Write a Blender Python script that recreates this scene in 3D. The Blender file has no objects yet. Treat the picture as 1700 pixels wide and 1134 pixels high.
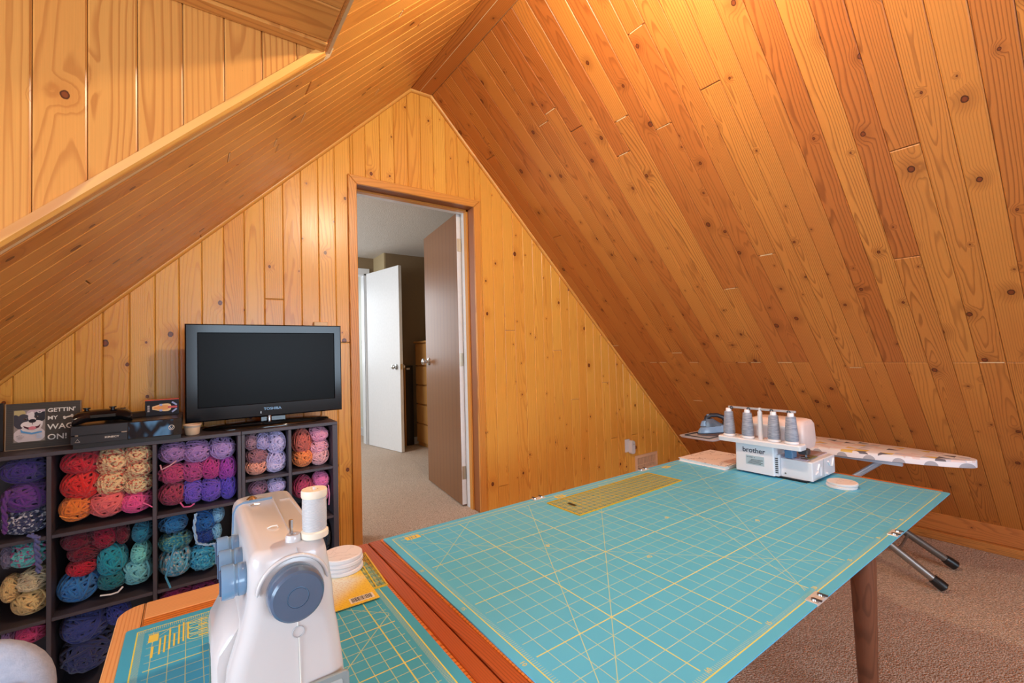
import bpy, math, random
import numpy as np
from mathutils import Vector, Matrix
random.seed(7)
C = bpy.context.scene.collection
SC = bpy.context.scene
PI = math.pi
CAMZ = 1.31
# ------------------------------------------------------------------ camera
YAW, PITCH, ROLL, FPX = math.radians(35.7416), math.radians(1.5637), math.radians(-1.5268), 740.74
def cam_axes():
    d = Vector((math.sin(YAW), math.cos(YAW), 0)); r = Vector((math.cos(YAW), -math.sin(YAW), 0)); u = Vector((0, 0, 1))
    d2 = d*math.cos(PITCH)+u*math.sin(PITCH); u2 = u*math.cos(PITCH)-d*math.sin(PITCH)
    return r*math.cos(ROLL)+u2*math.sin(ROLL), u2*math.cos(ROLL)-r*math.sin(ROLL), d2
CR, CU, CD = cam_axes()
cam = bpy.data.cameras.new('camera'); camo = bpy.data.objects.new('camera', cam); C.objects.link(camo)
M = Matrix((CR, CU, -CD)).transposed().to_4x4(); M.translation = (0, 0, CAMZ); camo.matrix_world = M
cam.sensor_fit = 'HORIZONTAL'; cam.sensor_width = 36; cam.lens = FPX/1700*36; cam.clip_start = 0.02
SC.camera = camo
def at_y(px, py, Y):      # where a line of sight of the photograph meets the plane at depth Y
    v = CD+CR*((px-850)/FPX)+CU*((567-py)/FPX); v = v*(Y/v.y); return Vector((v.x, v.y, v.z+CAMZ))
# ------------------------------------------------------------------ world, lights, exposure
w = bpy.data.worlds.new('world'); SC.world = w; w.use_nodes = True
w.node_tree.nodes['Background'].inputs[0].default_value = (0.80, 0.90, 1.0, 1)
w.node_tree.nodes['Background'].inputs[1].default_value = 2.0
def area(name, loc, target, sx, sy, power, col):
    l = bpy.data.lights.new(name, 'AREA'); l.shape = 'RECTANGLE'; l.size = sx; l.size_y = sy; l.energy = power; l.color = col
    o = bpy.data.objects.new(name, l); C.objects.link(o); o.location = loc
    o.rotation_euler = (Vector(target)-Vector(loc)).to_track_quat('-Z', 'Y').to_euler(); return o
area('dormer_daylight', (-1.95, 0.05, 1.45), (2, 0.5, 1.2), 1.7, 1.0, 50, (0.60, 0.80, 1.0))
area('gable_daylight', (1.25, -3.50, 1.55), (1.25, 3, 1.45), 2.4, 1.4, 84, (0.62, 0.81, 1.0))
area('hall_daylight', (-0.50, 4.3, 1.75), (2.2, 4.2, 1.1), 1.4, 1.2, 42, (0.88, 0.95, 1.0))
area('far_room_daylight', (1.0, 6.55, 1.75), (1.45, 5.4, 1.2), 0.8, 1.2, 12, (0.86, 0.93, 1.0))
l = bpy.data.lights.new('ceiling_bulb_light', 'POINT'); l.energy = 44; l.color = (1.0, 0.88, 0.66); l.shadow_soft_size = 0.035
lo = bpy.data.objects.new('ceiling_bulb_light', l); C.objects.link(lo); lo.location = (0.97, 0.80, 2.50)
SC.view_settings.view_transform = 'Standard'; SC.view_settings.look = 'None'
SC.view_settings.gamma = 1.0; SC.view_settings.use_curve_mapping = False
SC.view_settings.exposure = 0.22
# ------------------------------------------------------------------ node helper
def s2l(c):
    return tuple(((x/255)/12.92 if x/255 <= 0.04045 else ((x/255+0.055)/1.055)**2.4) for x in c)
class NT:
    def __init__(s, name):
        s.m = bpy.data.materials.new(name); s.m.use_nodes = True; s.t = s.m.node_tree; s.b = s.t.nodes['Principled BSDF']
    def n(s, ty, **kw):
        x = s.t.nodes.new(ty)
        for k, v in kw.items(): setattr(x, k, v)
        return x
    def put(s, a, sock):
        if isinstance(a, (int, float)): sock.default_value = a
        elif isinstance(a, tuple):
            if sock.type == 'VECTOR': sock.default_value = a[:3]
            else: sock.default_value = a if len(a) == 4 else a+(1,)
        else: s.t.links.new(a, sock)
    def math(s, op, a, b=0.0, c=0.0, clamp=False):
        x = s.n('ShaderNodeMath', operation=op, use_clamp=clamp)
        s.put(a, x.inputs[0]); s.put(b, x.inputs[1]); s.put(c, x.inputs[2]); return x.outputs[0]
    def vmath(s, op, a, b=(0, 0, 0)):
        x = s.n('ShaderNodeVectorMath', operation=op); s.put(a, x.inputs[0])
        if op == 'SCALE': s.put(b, x.inputs['Scale'])
        else: s.put(b, x.inputs[1])
        return x.outputs['Value'] if op in ('LENGTH', 'DOT_PRODUCT', 'DISTANCE') else x.outputs[0]
    def mix(s, f, a, b, mode='MIX'):
        x = s.n('ShaderNodeMix', data_type='RGBA', blend_type=mode)
        s.put(f, x.inputs[0]); s.put(a, x.inputs[6]); s.put(b, x.inputs[7]); return x.outputs[2]
    def sep(s, v):
        x = s.n('ShaderNodeSeparateXYZ'); s.put(v, x.inputs[0]); return x.outputs
    def comb(s, a, b, c):
        x = s.n('ShaderNodeCombineXYZ'); s.put(a, x.inputs[0]); s.put(b, x.inputs[1]); s.put(c, x.inputs[2]); return x.outputs[0]
    def noise(s, v, scale, detail=2.0, rough=0.5):
        x = s.n('ShaderNodeTexNoise'); s.put(v, x.inputs['Vector']); s.put(scale, x.inputs['Scale'])
        x.inputs['Detail'].default_value = detail; x.inputs['Roughness'].default_value = rough; return x.outputs['Fac']
    def maprange(s, v, a, b, c=0.0, d=1.0, smooth=True):
        x = s.n('ShaderNodeMapRange', interpolation_type='SMOOTHSTEP' if smooth else 'LINEAR')
        s.put(v, x.inputs[0]); s.put(a, x.inputs[1]); s.put(b, x.inputs[2]); s.put(c, x.inputs[3]); s.put(d, x.inputs[4]); return x.outputs[0]
    def obj(s): return s.n('ShaderNodeTexCoord').outputs['Object']
    def rand(s): return s.n('ShaderNodeObjectInfo').outputs['Random']
    def bump(s, h, strength, dist=0.01):
        x = s.n('ShaderNodeBump'); s.put(h, x.inputs['Height']); x.inputs['Strength'].default_value = strength
        x.inputs['Distance'].default_value = dist; s.t.links.new(x.outputs[0], s.b.inputs['Normal'])
    def out(s, col=None, rough=0.5, metal=0.0, spec=0.5, coat=0.0):
        if col is not None: s.put(col, s.b.inputs['Base Color'])
        s.put(rough, s.b.inputs['Roughness']); s.put(metal, s.b.inputs['Metallic']); s.put(spec, s.b.inputs['Specular IOR Level'])
        s.put(coat, s.b.inputs['Coat Weight']); s.b.inputs['Coat Roughness'].default_value = 0.12
        return s.m
_pm = {}
def plain(name, rgb, rough=0.5, metal=0.0, spec=0.5, coat=0.0, var=0.06, emit=0.0):
    if name in _pm: return _pm[name]
    N = NT(name); o = N.obj(); f = N.noise(o, 35.0, 3.0); c = s2l(rgb)
    col = N.mix(f, tuple(x*(1-var) for x in c), tuple(min(1, x*(1+var)) for x in c))
    if emit:
        N.put(col, N.b.inputs['Emission Color']); N.b.inputs['Emission Strength'].default_value = emit
    _pm[name] = N.out(col, rough, metal, spec, coat); return _pm[name]
def wood(name, light, dark, ring=95.0, knots=0.55, rough=0.28, tint=0.5, red=None, axis='y', spec=0.5, bump=0.12, contrast=0.75):
    """Varnished boards: growth rings of a slanted log cut flat, knots, fibres and a tone of its own for each board.  Grain runs along local y (or x)."""
    N = NT(name); o = N.obj(); r = N.rand(); X, Y, Z = N.sep(o)
    if axis == 'x': X, Y = Y, X
    if axis == 'z': Y, Z = Z, Y
    r2 = N.math('FRACT', N.math('MULTIPLY', r, 17.31)); r3 = N.math('FRACT', N.math('MULTIPLY', r, 53.77)); r4 = N.math('FRACT', N.math('MULTIPLY', r, 113.1))
    sx = N.math('MULTIPLY', r, 61.0)
    P = N.comb(N.math('ADD', X, sx), N.math('ADD', Y, N.math('MULTIPLY', r2, 43.0)), N.math('MULTIPLY', Z, 1.0))
    px, py, pz = N.sep(P)
    # knots
    V = N.n('ShaderNodeTexVoronoi', voronoi_dimensions='2D'); kx, ky = 9.5, 3.4
    N.put(N.comb(N.math('MULTIPLY', px, kx), N.math('MULTIPLY', py, ky), 0.0), V.inputs['Vector']); V.inputs['Scale'].default_value = 1.0
    V.inputs['Randomness'].default_value = 0.9
    vx, vy, vz = N.sep(V.outputs['Position'])
    dx = N.math('SUBTRACT', px, N.math('DIVIDE', vx, kx)); dy = N.math('SUBTRACT', py, N.math('DIVIDE', vy, ky))
    L = N.math('SQRT', N.math('ADD', N.math('MULTIPLY', dx, dx), N.math('MULTIPLY', N.math('MULTIPLY', dy, dy), 0.6)))
    cr, cg, cb = N.sep(V.outputs['Color'])
    exist = N.math('LESS_THAN', cr, knots)
    rk = N.math('MULTIPLY', N.math('ADD', 0.0022, N.math('MULTIPLY', N.math('MULTIPLY', cg, cg), 0.0095)), exist)
    L = N.math('ADD', L, N.math('MULTIPLY', N.math('SUBTRACT', N.noise(P, 130.0, 1.0), 0.5), 0.0030))
    q = N.math('DIVIDE', L, N.math('ADD', rk, 0.0004))
    kmask = N.maprange(q, 0.85, 1.12, 1.0, 0.0)
    khalo = N.math('MULTIPLY', N.maprange(q, 1.0, 5.5, 1.0, 0.0), exist)
    rim = N.math('MULTIPLY', N.maprange(q, 0.45, 0.95, 0.0, 1.0), kmask)
    # rings
    nz = N.noise(N.comb(N.math('MULTIPLY', px, 7.0), N.math('MULTIPLY', py, 1.1), r3), 1.0, 3.0)
    nz2 = N.noise(N.comb(N.math('MULTIPLY', px, 60.0), N.math('MULTIPLY', py, 5.0), r3), 1.0, 2.0)
    xc = N.math('ADD', X, N.math('MULTIPLY', N.math('SUBTRACT', r2, 0.5), 0.13))
    zc = N.math('ADD', N.math('ADD', N.math('MULTIPLY', N.math('SUBTRACT', r3, 0.35), 0.11), N.math('MULTIPLY', Y, N.math('MULTIPLY', N.math('SUBTRACT', r4, 0.5), 0.11))),
                N.math('MULTIPLY', N.math('SUBTRACT', nz, 0.5), 0.075))
    rr = N.math('SQRT', N.math('ADD', N.math('MULTIPLY', xc, xc), N.math('MULTIPLY', zc, zc)))
    rr = N.math('ADD', rr, N.math('MULTIPLY', khalo, 0.016))
    rr = N.math('ADD', rr, N.math('MULTIPLY', nz2, 0.0022))
    fr = N.math('FRACT', N.math('MULTIPLY', rr, N.math('MULTIPLY', ring, N.math('ADD', 0.75, N.math('MULTIPLY', r4, 0.6)))))
    late = N.math('MULTIPLY', N.maprange(fr, 0.50, 0.86, 0.0, 1.0), N.maprange(fr, 0.90, 1.0, 1.0, 0.0))
    fib = N.noise(N.comb(N.math('MULTIPLY', px, 420.0), N.math('MULTIPLY', py, 6.0), 0.0), 1.0, 2.0)
    blot = N.noise(N.comb(N.math('MULTIPLY', px, 5.0), N.math('MULTIPLY', py, 1.3), r), 1.0, 2.0)
    a = s2l(light); d = s2l(dark); k = s2l(red) if red else tuple(x*0.8 for x in a)
    base = N.mix(N.math('MULTIPLY', r3, tint*1.3), a+(1,), k+(1,))
    base = N.mix(N.maprange(blot, 0.42, 0.75), base, N.mix(0.35, base, k+(1,)))
    base = N.mix(1.0, base, N.mix(fib, (0.86, 0.84, 0.82, 1), (1.06, 1.05, 1.03, 1)), 'MULTIPLY')
    base = N.mix(N.math('MULTIPLY', late, N.math('MULTIPLY', contrast, N.math('ADD', 0.45, N.math('MULTIPLY', r2, 0.55)))), base, d+(1,))
    base = N.mix(N.math('MULTIPLY', khalo, 0.35), base, d+(1,))
    base = N.mix(kmask, base, s2l((128, 62, 28))+(1,))
    base = N.mix(N.math('MULTIPLY', rim, 0.9), base, s2l((44, 22, 12))+(1,))
    N.bump(N.math('ADD', late, fib), bump, 0.0006)
    return N.out(base, N.math('ADD', rough, N.math('MULTIPLY', fib, 0.10)), 0.0, spec)
# ------------------------------------------------------------------ mesh helper
class MB:
    def __init__(s): s.v = []; s.f = []
    def add(s, v, f):
        n = len(s.v); s.v += [tuple(x) for x in v]; s.f += [tuple(i+n for i in q) for q in f]; return s
    def box(s, x0, x1, y0, y1, z0, z1, c=0.0):
        if c <= 0:
            v = [(x, y, z) for z in (z0, z1) for y in (y0, y1) for x in (x0, x1)]
            return s.add(v, [(0, 2, 3, 1), (4, 5, 7, 6), (0, 1, 5, 4), (2, 6, 7, 3), (0, 4, 6, 2), (1, 3, 7, 5)])
        rings = [(z0, c), (z0+c, 0), (z1-c, 0), (z1, c)]
        return s.loft([[(x0+i+cc, y0+i, z) if 0 else p for p in s._oct(x0+i, x1-i, y0+i, y1-i, z, c)] for z, i in rings for cc in (0,)])
    def _oct(s, x0, x1, y0, y1, z, c):
        return [(x0+c, y0, z), (x1-c, y0, z), (x1, y0+c, z), (x1, y1-c, z), (x1-c, y1, z), (x0+c, y1, z), (x0, y1-c, z), (x0, y0+c, z)]
    def loft(s, rings, cap=True, close=False):
        n = len(rings[0]); m = len(rings); v = [p for r in rings for p in r]; f = []
        for i in range(m-1+(1 if close else 0)):
            for j in range(n):
                a = i*n+j; b = i*n+(j+1) % n; c2 = ((i+1) % m)*n+(j+1) % n; d = ((i+1) % m)*n+j; f.append((a, b, c2, d))
        if cap and not close: f.append(tuple(range(n))[::-1]); f.append(tuple(range((m-1)*n, m*n)))
        return s.add(v, f)
    def tube(s, pts, r, n=8, close=False, squash=None):
        pts = [Vector(p) for p in pts]; rs = r if isinstance(r, (list, tuple)) else [r]*len(pts); rings = []; up = None; m = len(pts)
        for i, p in enumerate(pts):
            a = pts[(i-1) % m] if (close or i > 0) else p; b = pts[(i+1) % m] if (close or i < m-1) else p
            t = (b-a).normalized()
            if up is None: up = t.orthogonal().normalized()
            up = (up-t*up.dot(t)); up = up.normalized() if up.length > 1e-6 else t.orthogonal().normalized(); q = t.cross(up)
            rings.append([tuple(p+(up*math.cos(2*PI*k/n)+q*math.sin(2*PI*k/n))*rs[i]) for k in range(n)])
        return s.loft(rings, True, close)
    def lathe(s, prof, n=24, c=(0, 0, 0), axis='z'):
        rings = []
        for r, h in prof:
            ring = []
            for k in range(n):
                a = 2*PI*k/n; x, y = max(r, 1e-5)*math.cos(a), max(r, 1e-5)*math.sin(a)
                p = (x, y, h) if axis == 'z' else ((h, x, y) if axis == 'x' else (y, h, x))
                ring.append((p[0]+c[0], p[1]+c[1], p[2]+c[2]))
            rings.append(ring)
        return s.loft(rings)
    def rrect(s, secs, nc=5):
        rings = []
        for z, x0, x1, y0, y1, r in secs:
            ring = []
            for cx, cy, a0 in ((x1-r, y1-r, 0), (x0+r, y1-r, PI/2), (x0+r, y0+r, PI), (x1-r, y0+r, 1.5*PI)):
                for k in range(nc): a = a0+PI/2*k/(nc-1); ring.append((cx+r*math.cos(a), cy+r*math.sin(a), z))
            rings.append(ring)
        return s.loft(rings)
    def prism(s, poly, z0, z1): return s.loft([[(x, y, z) for x, y in poly] for z in (z0, z1)])
    def xform(s, M): s.v = [tuple(M @ Vector(p)) for p in s.v]; return s
def smooth_mesh(me, ang=35):
    me.polygons.foreach_set('use_smooth', [True]*len(me.polygons)); me.set_sharp_from_angle(angle=math.radians(ang))
def fixn(me):
    import bmesh
    b = bmesh.new(); b.from_mesh(me); bmesh.ops.recalc_face_normals(b, faces=b.faces); b.to_mesh(me); b.free()
def obj(name, mb, mat, parent=None, ang=35, mw=None, loc=None):
    me = bpy.data.meshes.new(name)
    if loc is not None: mb.v = [(x-loc[0], y-loc[1], z-loc[2]) for x, y, z in mb.v]
    me.from_pydata(mb.v, [], mb.f); me.validate(); fixn(me); me.materials.append(mat)
    if ang: smooth_mesh(me, ang)
    o = bpy.data.objects.new(name, me); C.objects.link(o)
    if mw is not None: o.matrix_world = mw
    if loc is not None: o.location = loc
    if parent is not None: adopt(o, parent)
    return o
def world_of(o):
    m = o.matrix_basis.copy()
    return world_of(o.parent) @ o.matrix_parent_inverse @ m if o.parent else m
def adopt(o, p):
    o.parent = p; o.matrix_parent_inverse = world_of(p).inverted()
def thing(name, label, cat, loc=(0, 0, 0), rz=0.0, group=None):
    o = bpy.data.objects.new(name, None); C.objects.link(o); o.location = loc; o.rotation_euler = (0, 0, rz); o.empty_display_size = 0.05
    return tag(o, label, cat, group)
def tag(o, label, cat, group=None):
    o['label'] = label; o['category'] = cat
    if group: o['group'] = group
    return o
def struct(o): o['kind'] = 'structure'; return o
def text(name, s, size, mw, mat, parent, extrude=0.0004, bold=0.0, sx=1.0, align='LEFT'):
    cu = bpy.data.curves.new('t', 'FONT'); cu.body = s; cu.size = size; cu.extrude = extrude; cu.offset = bold; cu.resolution_u = 3; cu.align_x = align
    t = bpy.data.objects.new('t', cu); C.objects.link(t); dg = bpy.context.evaluated_depsgraph_get()
    me = bpy.data.meshes.new_from_object(t.evaluated_get(dg)); bpy.data.objects.remove(t); bpy.data.curves.remove(cu)
    me.transform(Matrix.Diagonal((sx, 1, 1, 1))); me.name = name; me.materials.clear(); me.materials.append(mat)
    o = bpy.data.objects.new(name, me); C.objects.link(o); o.matrix_world = mw
    adopt(o, parent); return o
def frame(origin, ux, uy):
    ux = Vector(ux).normalized(); uy = Vector(uy).normalized(); n = ux.cross(uy)
    M = Matrix((ux, uy, n)).transposed().to_4x4(); M.translation = origin; return M
def clip(poly, a, b, c):      # keep a*x+b*y<=c
    out = []
    for i in range(len(poly)):
        p, q = poly[i], poly[(i+1) % len(poly)]; dp = a*p[0]+b*p[1]-c; dq = a*q[0]+b*q[1]-c
        if dp <= 0: out.append(p)
        if dp*dq < 0: t = dp/(dp-dq); out.append((p[0]+(q[0]-p[0])*t, p[1]+(q[1]-p[1])*t))
    r = []
    for p in out:
        if not r or (abs(p[0]-r[-1][0])+abs(p[1]-r[-1][1])) > 1e-5: r.append(p)
    if len(r) > 1 and abs(r[0][0]-r[-1][0])+abs(r[0][1]-r[-1][1]) < 1e-5: r.pop()
    return r
def parea(p): return 0.5*sum(p[i][0]*p[(i+1) % len(p)][1]-p[(i+1) % len(p)][0]*p[i][1] for i in range(len(p)))
def inset(poly, d):
    n = len(poly); out = []
    for i in range(n):
        a, b, c2 = Vector(poly[i-1]), Vector(poly[i]), Vector(poly[(i+1) % n])
        e1 = (b-a).normalized(); e2 = (c2-b).normalized(); n1 = Vector((-e1.y, e1.x)); n2 = Vector((-e2.y, e2.x))
        k = 1+n1.dot(n2); out.append(tuple(b+(n1+n2)*(d/max(k, 0.25))))
    return out
def board(name, poly, F, mat, parent, t=0.014, c=0.003, gap=0.0006, lift=0.0):
    """one board: outline in the plane of F, its face t proud of the plane, edges chamfered into a V joint"""
    if len(poly) < 3 or abs(parea(poly)) < 2e-4: return None
    if parea(poly) < 0: poly = poly[::-1]
    poly = inset(poly, gap)
    cx = (min(p[0] for p in poly)+max(p[0] for p in poly))/2; cy = (min(p[1] for p in poly)+max(p[1] for p in poly))/2
    pl = [(p[0]-cx, p[1]-cy) for p in poly]; pi = inset(pl, c)
    mb = MB().loft([[(x, y, 0.0) for x, y in pl], [(x, y, t-c*0.8) for x, y in pl], [(x, y, t) for x, y in pi]])
    me = bpy.data.meshes.new(name); me.from_pydata(mb.v, [], mb.f); me.materials.append(mat)
    o = bpy.data.objects.new(name, me); C.objects.link(o); o.matrix_world = F @ Matrix.Translation((cx, cy, lift))
    adopt(o, parent); return o
# ------------------------------------------------------------------ materials
PINE = wood('pine_wall', (238, 178, 80), (192, 114, 40), ring=112, knots=0.62, rough=0.24, tint=0.5, red=(226, 154, 64), contrast=0.62)
PINER = wood('pine_slope', (212, 142, 68), (124, 64, 26), ring=126, knots=0.74, rough=0.36, tint=0.66, red=(184, 106, 50), contrast=0.64)
PINEL = wood('pine_left_slope', (226, 158, 78), (166, 92, 38), ring=112, knots=0.6, rough=0.26, tint=0.6, red=(206, 130, 58), contrast=0.5)
PINEW = wood('pine_cheek', (216, 150, 76), (172, 98, 42), ring=84, knots=0.5, rough=0.27, tint=0.4, red=(216, 142, 68), contrast=0.7)
TRIM = wood('pine_trim', (234, 170, 84), (188, 112, 46), ring=80, knots=0.0, rough=0.3, tint=0.3)
RIDGEW = wood('pine_ridge', (190, 112, 50), (132, 68, 28), ring=90, knots=0.5, rough=0.35, tint=0.4)
CASING = wood('door_casing_wood', (228, 158, 74), (180, 106, 42), ring=110, knots=0.05, rough=0.28, tint=0.25)
JAMBW = wood('door_jamb_wood', (156, 92, 46), (108, 60, 28), ring=120, knots=0.0, rough=0.4, tint=0.3)
TEAK = wood('teak_top', (234, 136, 60), (176, 84, 32), ring=150, knots=0.0, rough=0.28, tint=0.35, red=(176, 84, 34), contrast=0.7)
TEAKX = wood('teak_cross_grain', (230, 136, 56), (150, 70, 24), ring=90, knots=0.0, rough=0.28, tint=0.3, red=(196, 100, 40), axis='x', contrast=0.9)
TEAKD = wood('teak_band', (186, 90, 44), (130, 56, 26), ring=160, knots=0.0, rough=0.28, tint=0.3)
TEAKL = wood('teak_leaf_edge', (244, 176, 112), (210, 130, 70), ring=160, knots=0.0, rough=0.34, tint=0.3, axis='x')
TEAKLY = wood('teak_leaf_end', (244, 176, 112), (210, 130, 70), ring=160, knots=0.0, rough=0.34, tint=0.3)
LEGW = wood('table_leg_wood', (128, 78, 54), (90, 52, 34), ring=150, knots=0.0, rough=0.4, tint=0.2, axis='z')
WALNUT = wood('walnut_door', (136, 92, 60), (84, 50, 34), ring=16, knots=0.0, rough=0.30, tint=0.1, axis='z', contrast=0.22)
OAKW = wood('oak_dresser', (214, 158, 92), (184, 124, 64), ring=140, knots=0.0, rough=0.4, tint=0.2, axis='x')
CREAM = plain('unfinished_wood', (236, 206, 160), 0.8)
def carpet(name, a, b, sc=150.0):
    N = NT(name); o = N.obj(); V = N.n('ShaderNodeTexVoronoi'); N.put(o, V.inputs['Vector']); V.inputs['Scale'].default_value = sc
    cr, cg, cb = N.sep(V.outputs['Color']); f = N.noise(o, 2.5, 3.0); g = N.noise(o, 60.0, 2.0)
    col = N.mix(cr, s2l(a), s2l(b)); col = N.mix(N.math('MULTIPLY', f, 0.35), col, s2l((186, 154, 130)))
    col = N.mix(1.0, col, N.mix(N.maprange(V.outputs['Distance'], 0.15, 0.75), (1.08, 1.08, 1.08, 1), (0.70, 0.67, 0.65, 1)), 'MULTIPLY')
    N.bump(N.math('ADD', N.math('SUBTRACT', 1.0, V.outputs['Distance']), N.math('MULTIPLY', g, 0.5)), 0.9, 0.006)
    return N.out(col, 0.95, 0, 0.1)
CARPET = carpet('berber_carpet', (246, 222, 200), (216, 186, 162), 150.0)
HCARPET = carpet('hall_carpet', (232, 216, 200), (208, 188, 170), 190.0)
N = NT('stipple_ceiling'); o_ = N.obj(); N.bump(N.noise(o_, 140.0, 3.0), 0.8, 0.006); STIP = N.out(N.mix(N.noise(o_, 120.0, 2.0), s2l((196, 188, 178)), s2l((222, 214, 206))), 0.9)
TAUPE = plain('taupe_paint', (134, 112, 84), 0.7)
TAUPE_LIT = plain('taupe_paint_lit', (176, 156, 120), 0.7)  # jog face of the taupe wall; light from the left put into the colour
WHITE = plain('white_paint', (226, 226, 228), 0.38)
OFFW = plain('off_white_wall', (222, 212, 196), 0.8)
PALE = plain('pale_wall', (226, 226, 214), 0.8)
CHROME = plain('chrome', (205, 205, 205), 0.16, 1.0)
BRASSY = plain('satin_nickel', (196, 186, 166), 0.3, 1.0)
STEEL = plain('grey_steel_tube', (150, 146, 142), 0.35, 0.8)
BLACK = plain('black_plastic', (22, 22, 24), 0.35)
GLOSS = plain('gloss_black', (10, 10, 12), 0.08, 0, 0.6)
ESP = plain('espresso_board', (72, 66, 74), 0.42)
WPL = plain('white_plastic', (212, 207, 206), 0.22, 0, 0.5, 0.3, 0.01)
WPL2 = plain('serger_white', (226, 226, 232), 0.35, 0, 0.5, 0.0, 0.01)
BLUEG = plain('slate_blue_plastic', (78, 98, 124), 0.22, 0, 0.5, 0.3)
BLUEL = plain('light_blue_plastic', (112, 148, 182), 0.2, 0, 0.5, 0.3)
GREYP = plain('grey_plastic', (138, 146, 146), 0.4)
DARKG = plain('dark_grey', (60, 62, 66), 0.4)
WINK = plain('white_ink', (232, 226, 216), 0.6)
# ------------------------------------------------------------------ room shell
def slab(name, mb, mat): return struct(obj(name, mb, mat, None, 0))
floor = slab('floor', MB().box(-2.2, 4.3, -3.7, 2.56, -0.08, 0.0), CARPET)
# hall floor with a rounded carpeted nose over the step
hf = MB().loft([[(x, 2.545, 0.10), (x, 2.535, 0.225), (x, 2.54, 0.252), (x, 2.556, 0.266), (x, 2.58, 0.27), (x, 7.2, 0.27), (x, 7.2, 0.10)] for x in (0.77, 1.538)])
hf.box(-0.62, 3.3, 2.72, 7.2, 0.10, 0.2699)
hfl = slab('floor', hf, HCARPET)
LS, RS, RF = 1.852, 4.207, 2.96      # left slope z = x+LS ; right slope x+z = RS ; flat at the ridge
wall_back = slab('wall_back', MB().box(-2.2, 0.756, 2.562, 2.70, -0.05, 2.98).box(1.552, 4.4, 2.562, 2.70, -0.05, 2.98).box(0.756, 1.552, 2.562, 2.70, 2.31, 2.98).box(0.756, 1.552, 2.562, 2.70, -0.05, 0.12), CREAM)
sq = math.sqrt(0.5)
FB = frame((0, 2.562, 0), (1, 0, 0), (0, 0, 1))
P0 = 0.3032-0.0868*26
k = 0
while P0+0.0868*k < 4.2:
    x0 = P0+0.0868*k; x1 = x0+0.0868; k += 1
    base = [(x0, 0.0), (x1, 0.0), (x1, 3.2), (x0, 3.2)]
    base = clip(clip(clip(base, 0, 1, RF-0.004), -1, 1, LS-0.004), 1, 1, RS-0.004)
    if len(base) < 3: continue
    polys = []
    lo_ = clip(base, 1, 0, 0.752); hi_ = clip(base, -1, 0, -1.556); mid = clip(clip(base, -1, 0, -0.752), 1, 0, 1.556)
    if len(lo_) > 2: polys.append(lo_)
    if len(hi_) > 2: polys.append(hi_)
    if len(mid) > 2:
        a = clip(mid, 0, -1, -2.318); b = clip(mid, 0, 1, 0.20)
        polys += [q for q in (a, b) if len(q) > 2]
    for q in polys:
        zs = [p[1] for p in q]
        if max(zs)-min(zs) > 0.9 and random.random() < 0.3:
            zc = random.uniform(min(zs)+0.3, max(zs)-0.4)
            board('board', clip(q, 0, 1, zc-0.0006), FB, PINE, wall_back, 0.012, 0.0035); board('board', clip(q, 0, -1, -zc-0.0006), FB, PINE, wall_back, 0.012, 0.0035)
        else: board('board', q, FB, PINE, wall_back, 0.012, 0.0035)
# slopes
def slope_slab(name, pts, n, t=0.06):
    v = [tuple(p) for p in pts]+[tuple(Vector(p)-Vector(n)*t) for p in pts]; m = len(pts)
    f = [tuple(range(m)), tuple(range(m, 2*m))[::-1]]+[(i, (i+1) % m, m+(i+1) % m, m+i) for i in range(m)]
    return slab(name, MB().add(v, f), CREAM)
OFF = 0.012
nl = Vector((sq, 0, -sq)); nr = Vector((-sq, 0, -sq))
SL = 4.186; YD = 1.266; ZD = 2.153; SD = ZD/sq
ol = Vector((-LS, 0, 0))-nl*OFF; orr = Vector((RS, 0, 0))-nr*OFF
ul = Vector((sq, 0, sq)); ur = Vector((-sq, 0, sq))
def lp(Y, s): return ol+ul*s+Vector((0, Y, 0))
def rp(Y, s): return orr+ur*s+Vector((0, Y, 0))
wall_left = slope_slab('wall_left', [lp(YD+.015, 0), lp(2.57, 0), lp(2.57, SL+.03), lp(-3.62, SL+.03), lp(-3.62, SD), lp(YD+.015, SD)], nl)
wall_right = slope_slab('wall_right', [rp(2.57, -.02), rp(-3.62, -.02), rp(-3.62, SL+.03), rp(2.57, SL+.03)], nr)
FL = frame(ol, (0, 1, 0), ul); FR = frame(orr, (0, -1, 0), ur)
def joints(lo, hi, fixed=None, pf=0.5, rnd=0.5):
    j = []
    if fixed is not None and random.random() < pf: j.append(fixed)
    s = lo+random.uniform(0.8, 3.6)
    while s < hi-0.4:
        if all(abs(s-q) > 0.55 for q in j): j.append(s)
        s += random.uniform(1.7, 3.6)
    return sorted(j)
def strip_boards(F, a0, a1, lo, hi, js, mat, parent, t=0.012, c=0.0028, jg=0.0011):
    cuts = [lo]+js+[hi]
    for i in range(len(cuts)-1):
        s0 = cuts[i]+(jg if i else 0); s1 = cuts[i+1]-(jg if i < len(cuts)-2 else 0)
        board('board', [(a0, s0), (a1, s0), (a1, s1), (a0, s1)], F, mat, parent, t, c)
        if i and random.random() < 0.6:      # raw end grain showing in the butt joint
            w_ = (a1-a0)*random.uniform(0.6, 0.94); h_ = random.uniform(0.0012, 0.0026)
            obj('joint_filler', MB().box(-w_/2, w_/2, -h_, h_, 0, 0.0008), CREAM, parent, 0, F @ Matrix.Translation(((a0+a1)/2, s0-jg, t-0.0004)))
y = 2.55
k = 0
while y > -0.75:      # right slope, from the back wall towards the camera
    y0 = max(y-0.0885, -0.8)
    strip_boards(FR, -y, -y0, 0.235, SL, joints(0.235, SL, 1.21/sq, 0.55), PINER, wall_right); y = y0; k += 1
for yy in range(6): strip_boards(FR, 0.8+yy*0.46, 1.26+yy*0.46, 0.235, SL, [], PINER, wall_right)
y = 2.55
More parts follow.
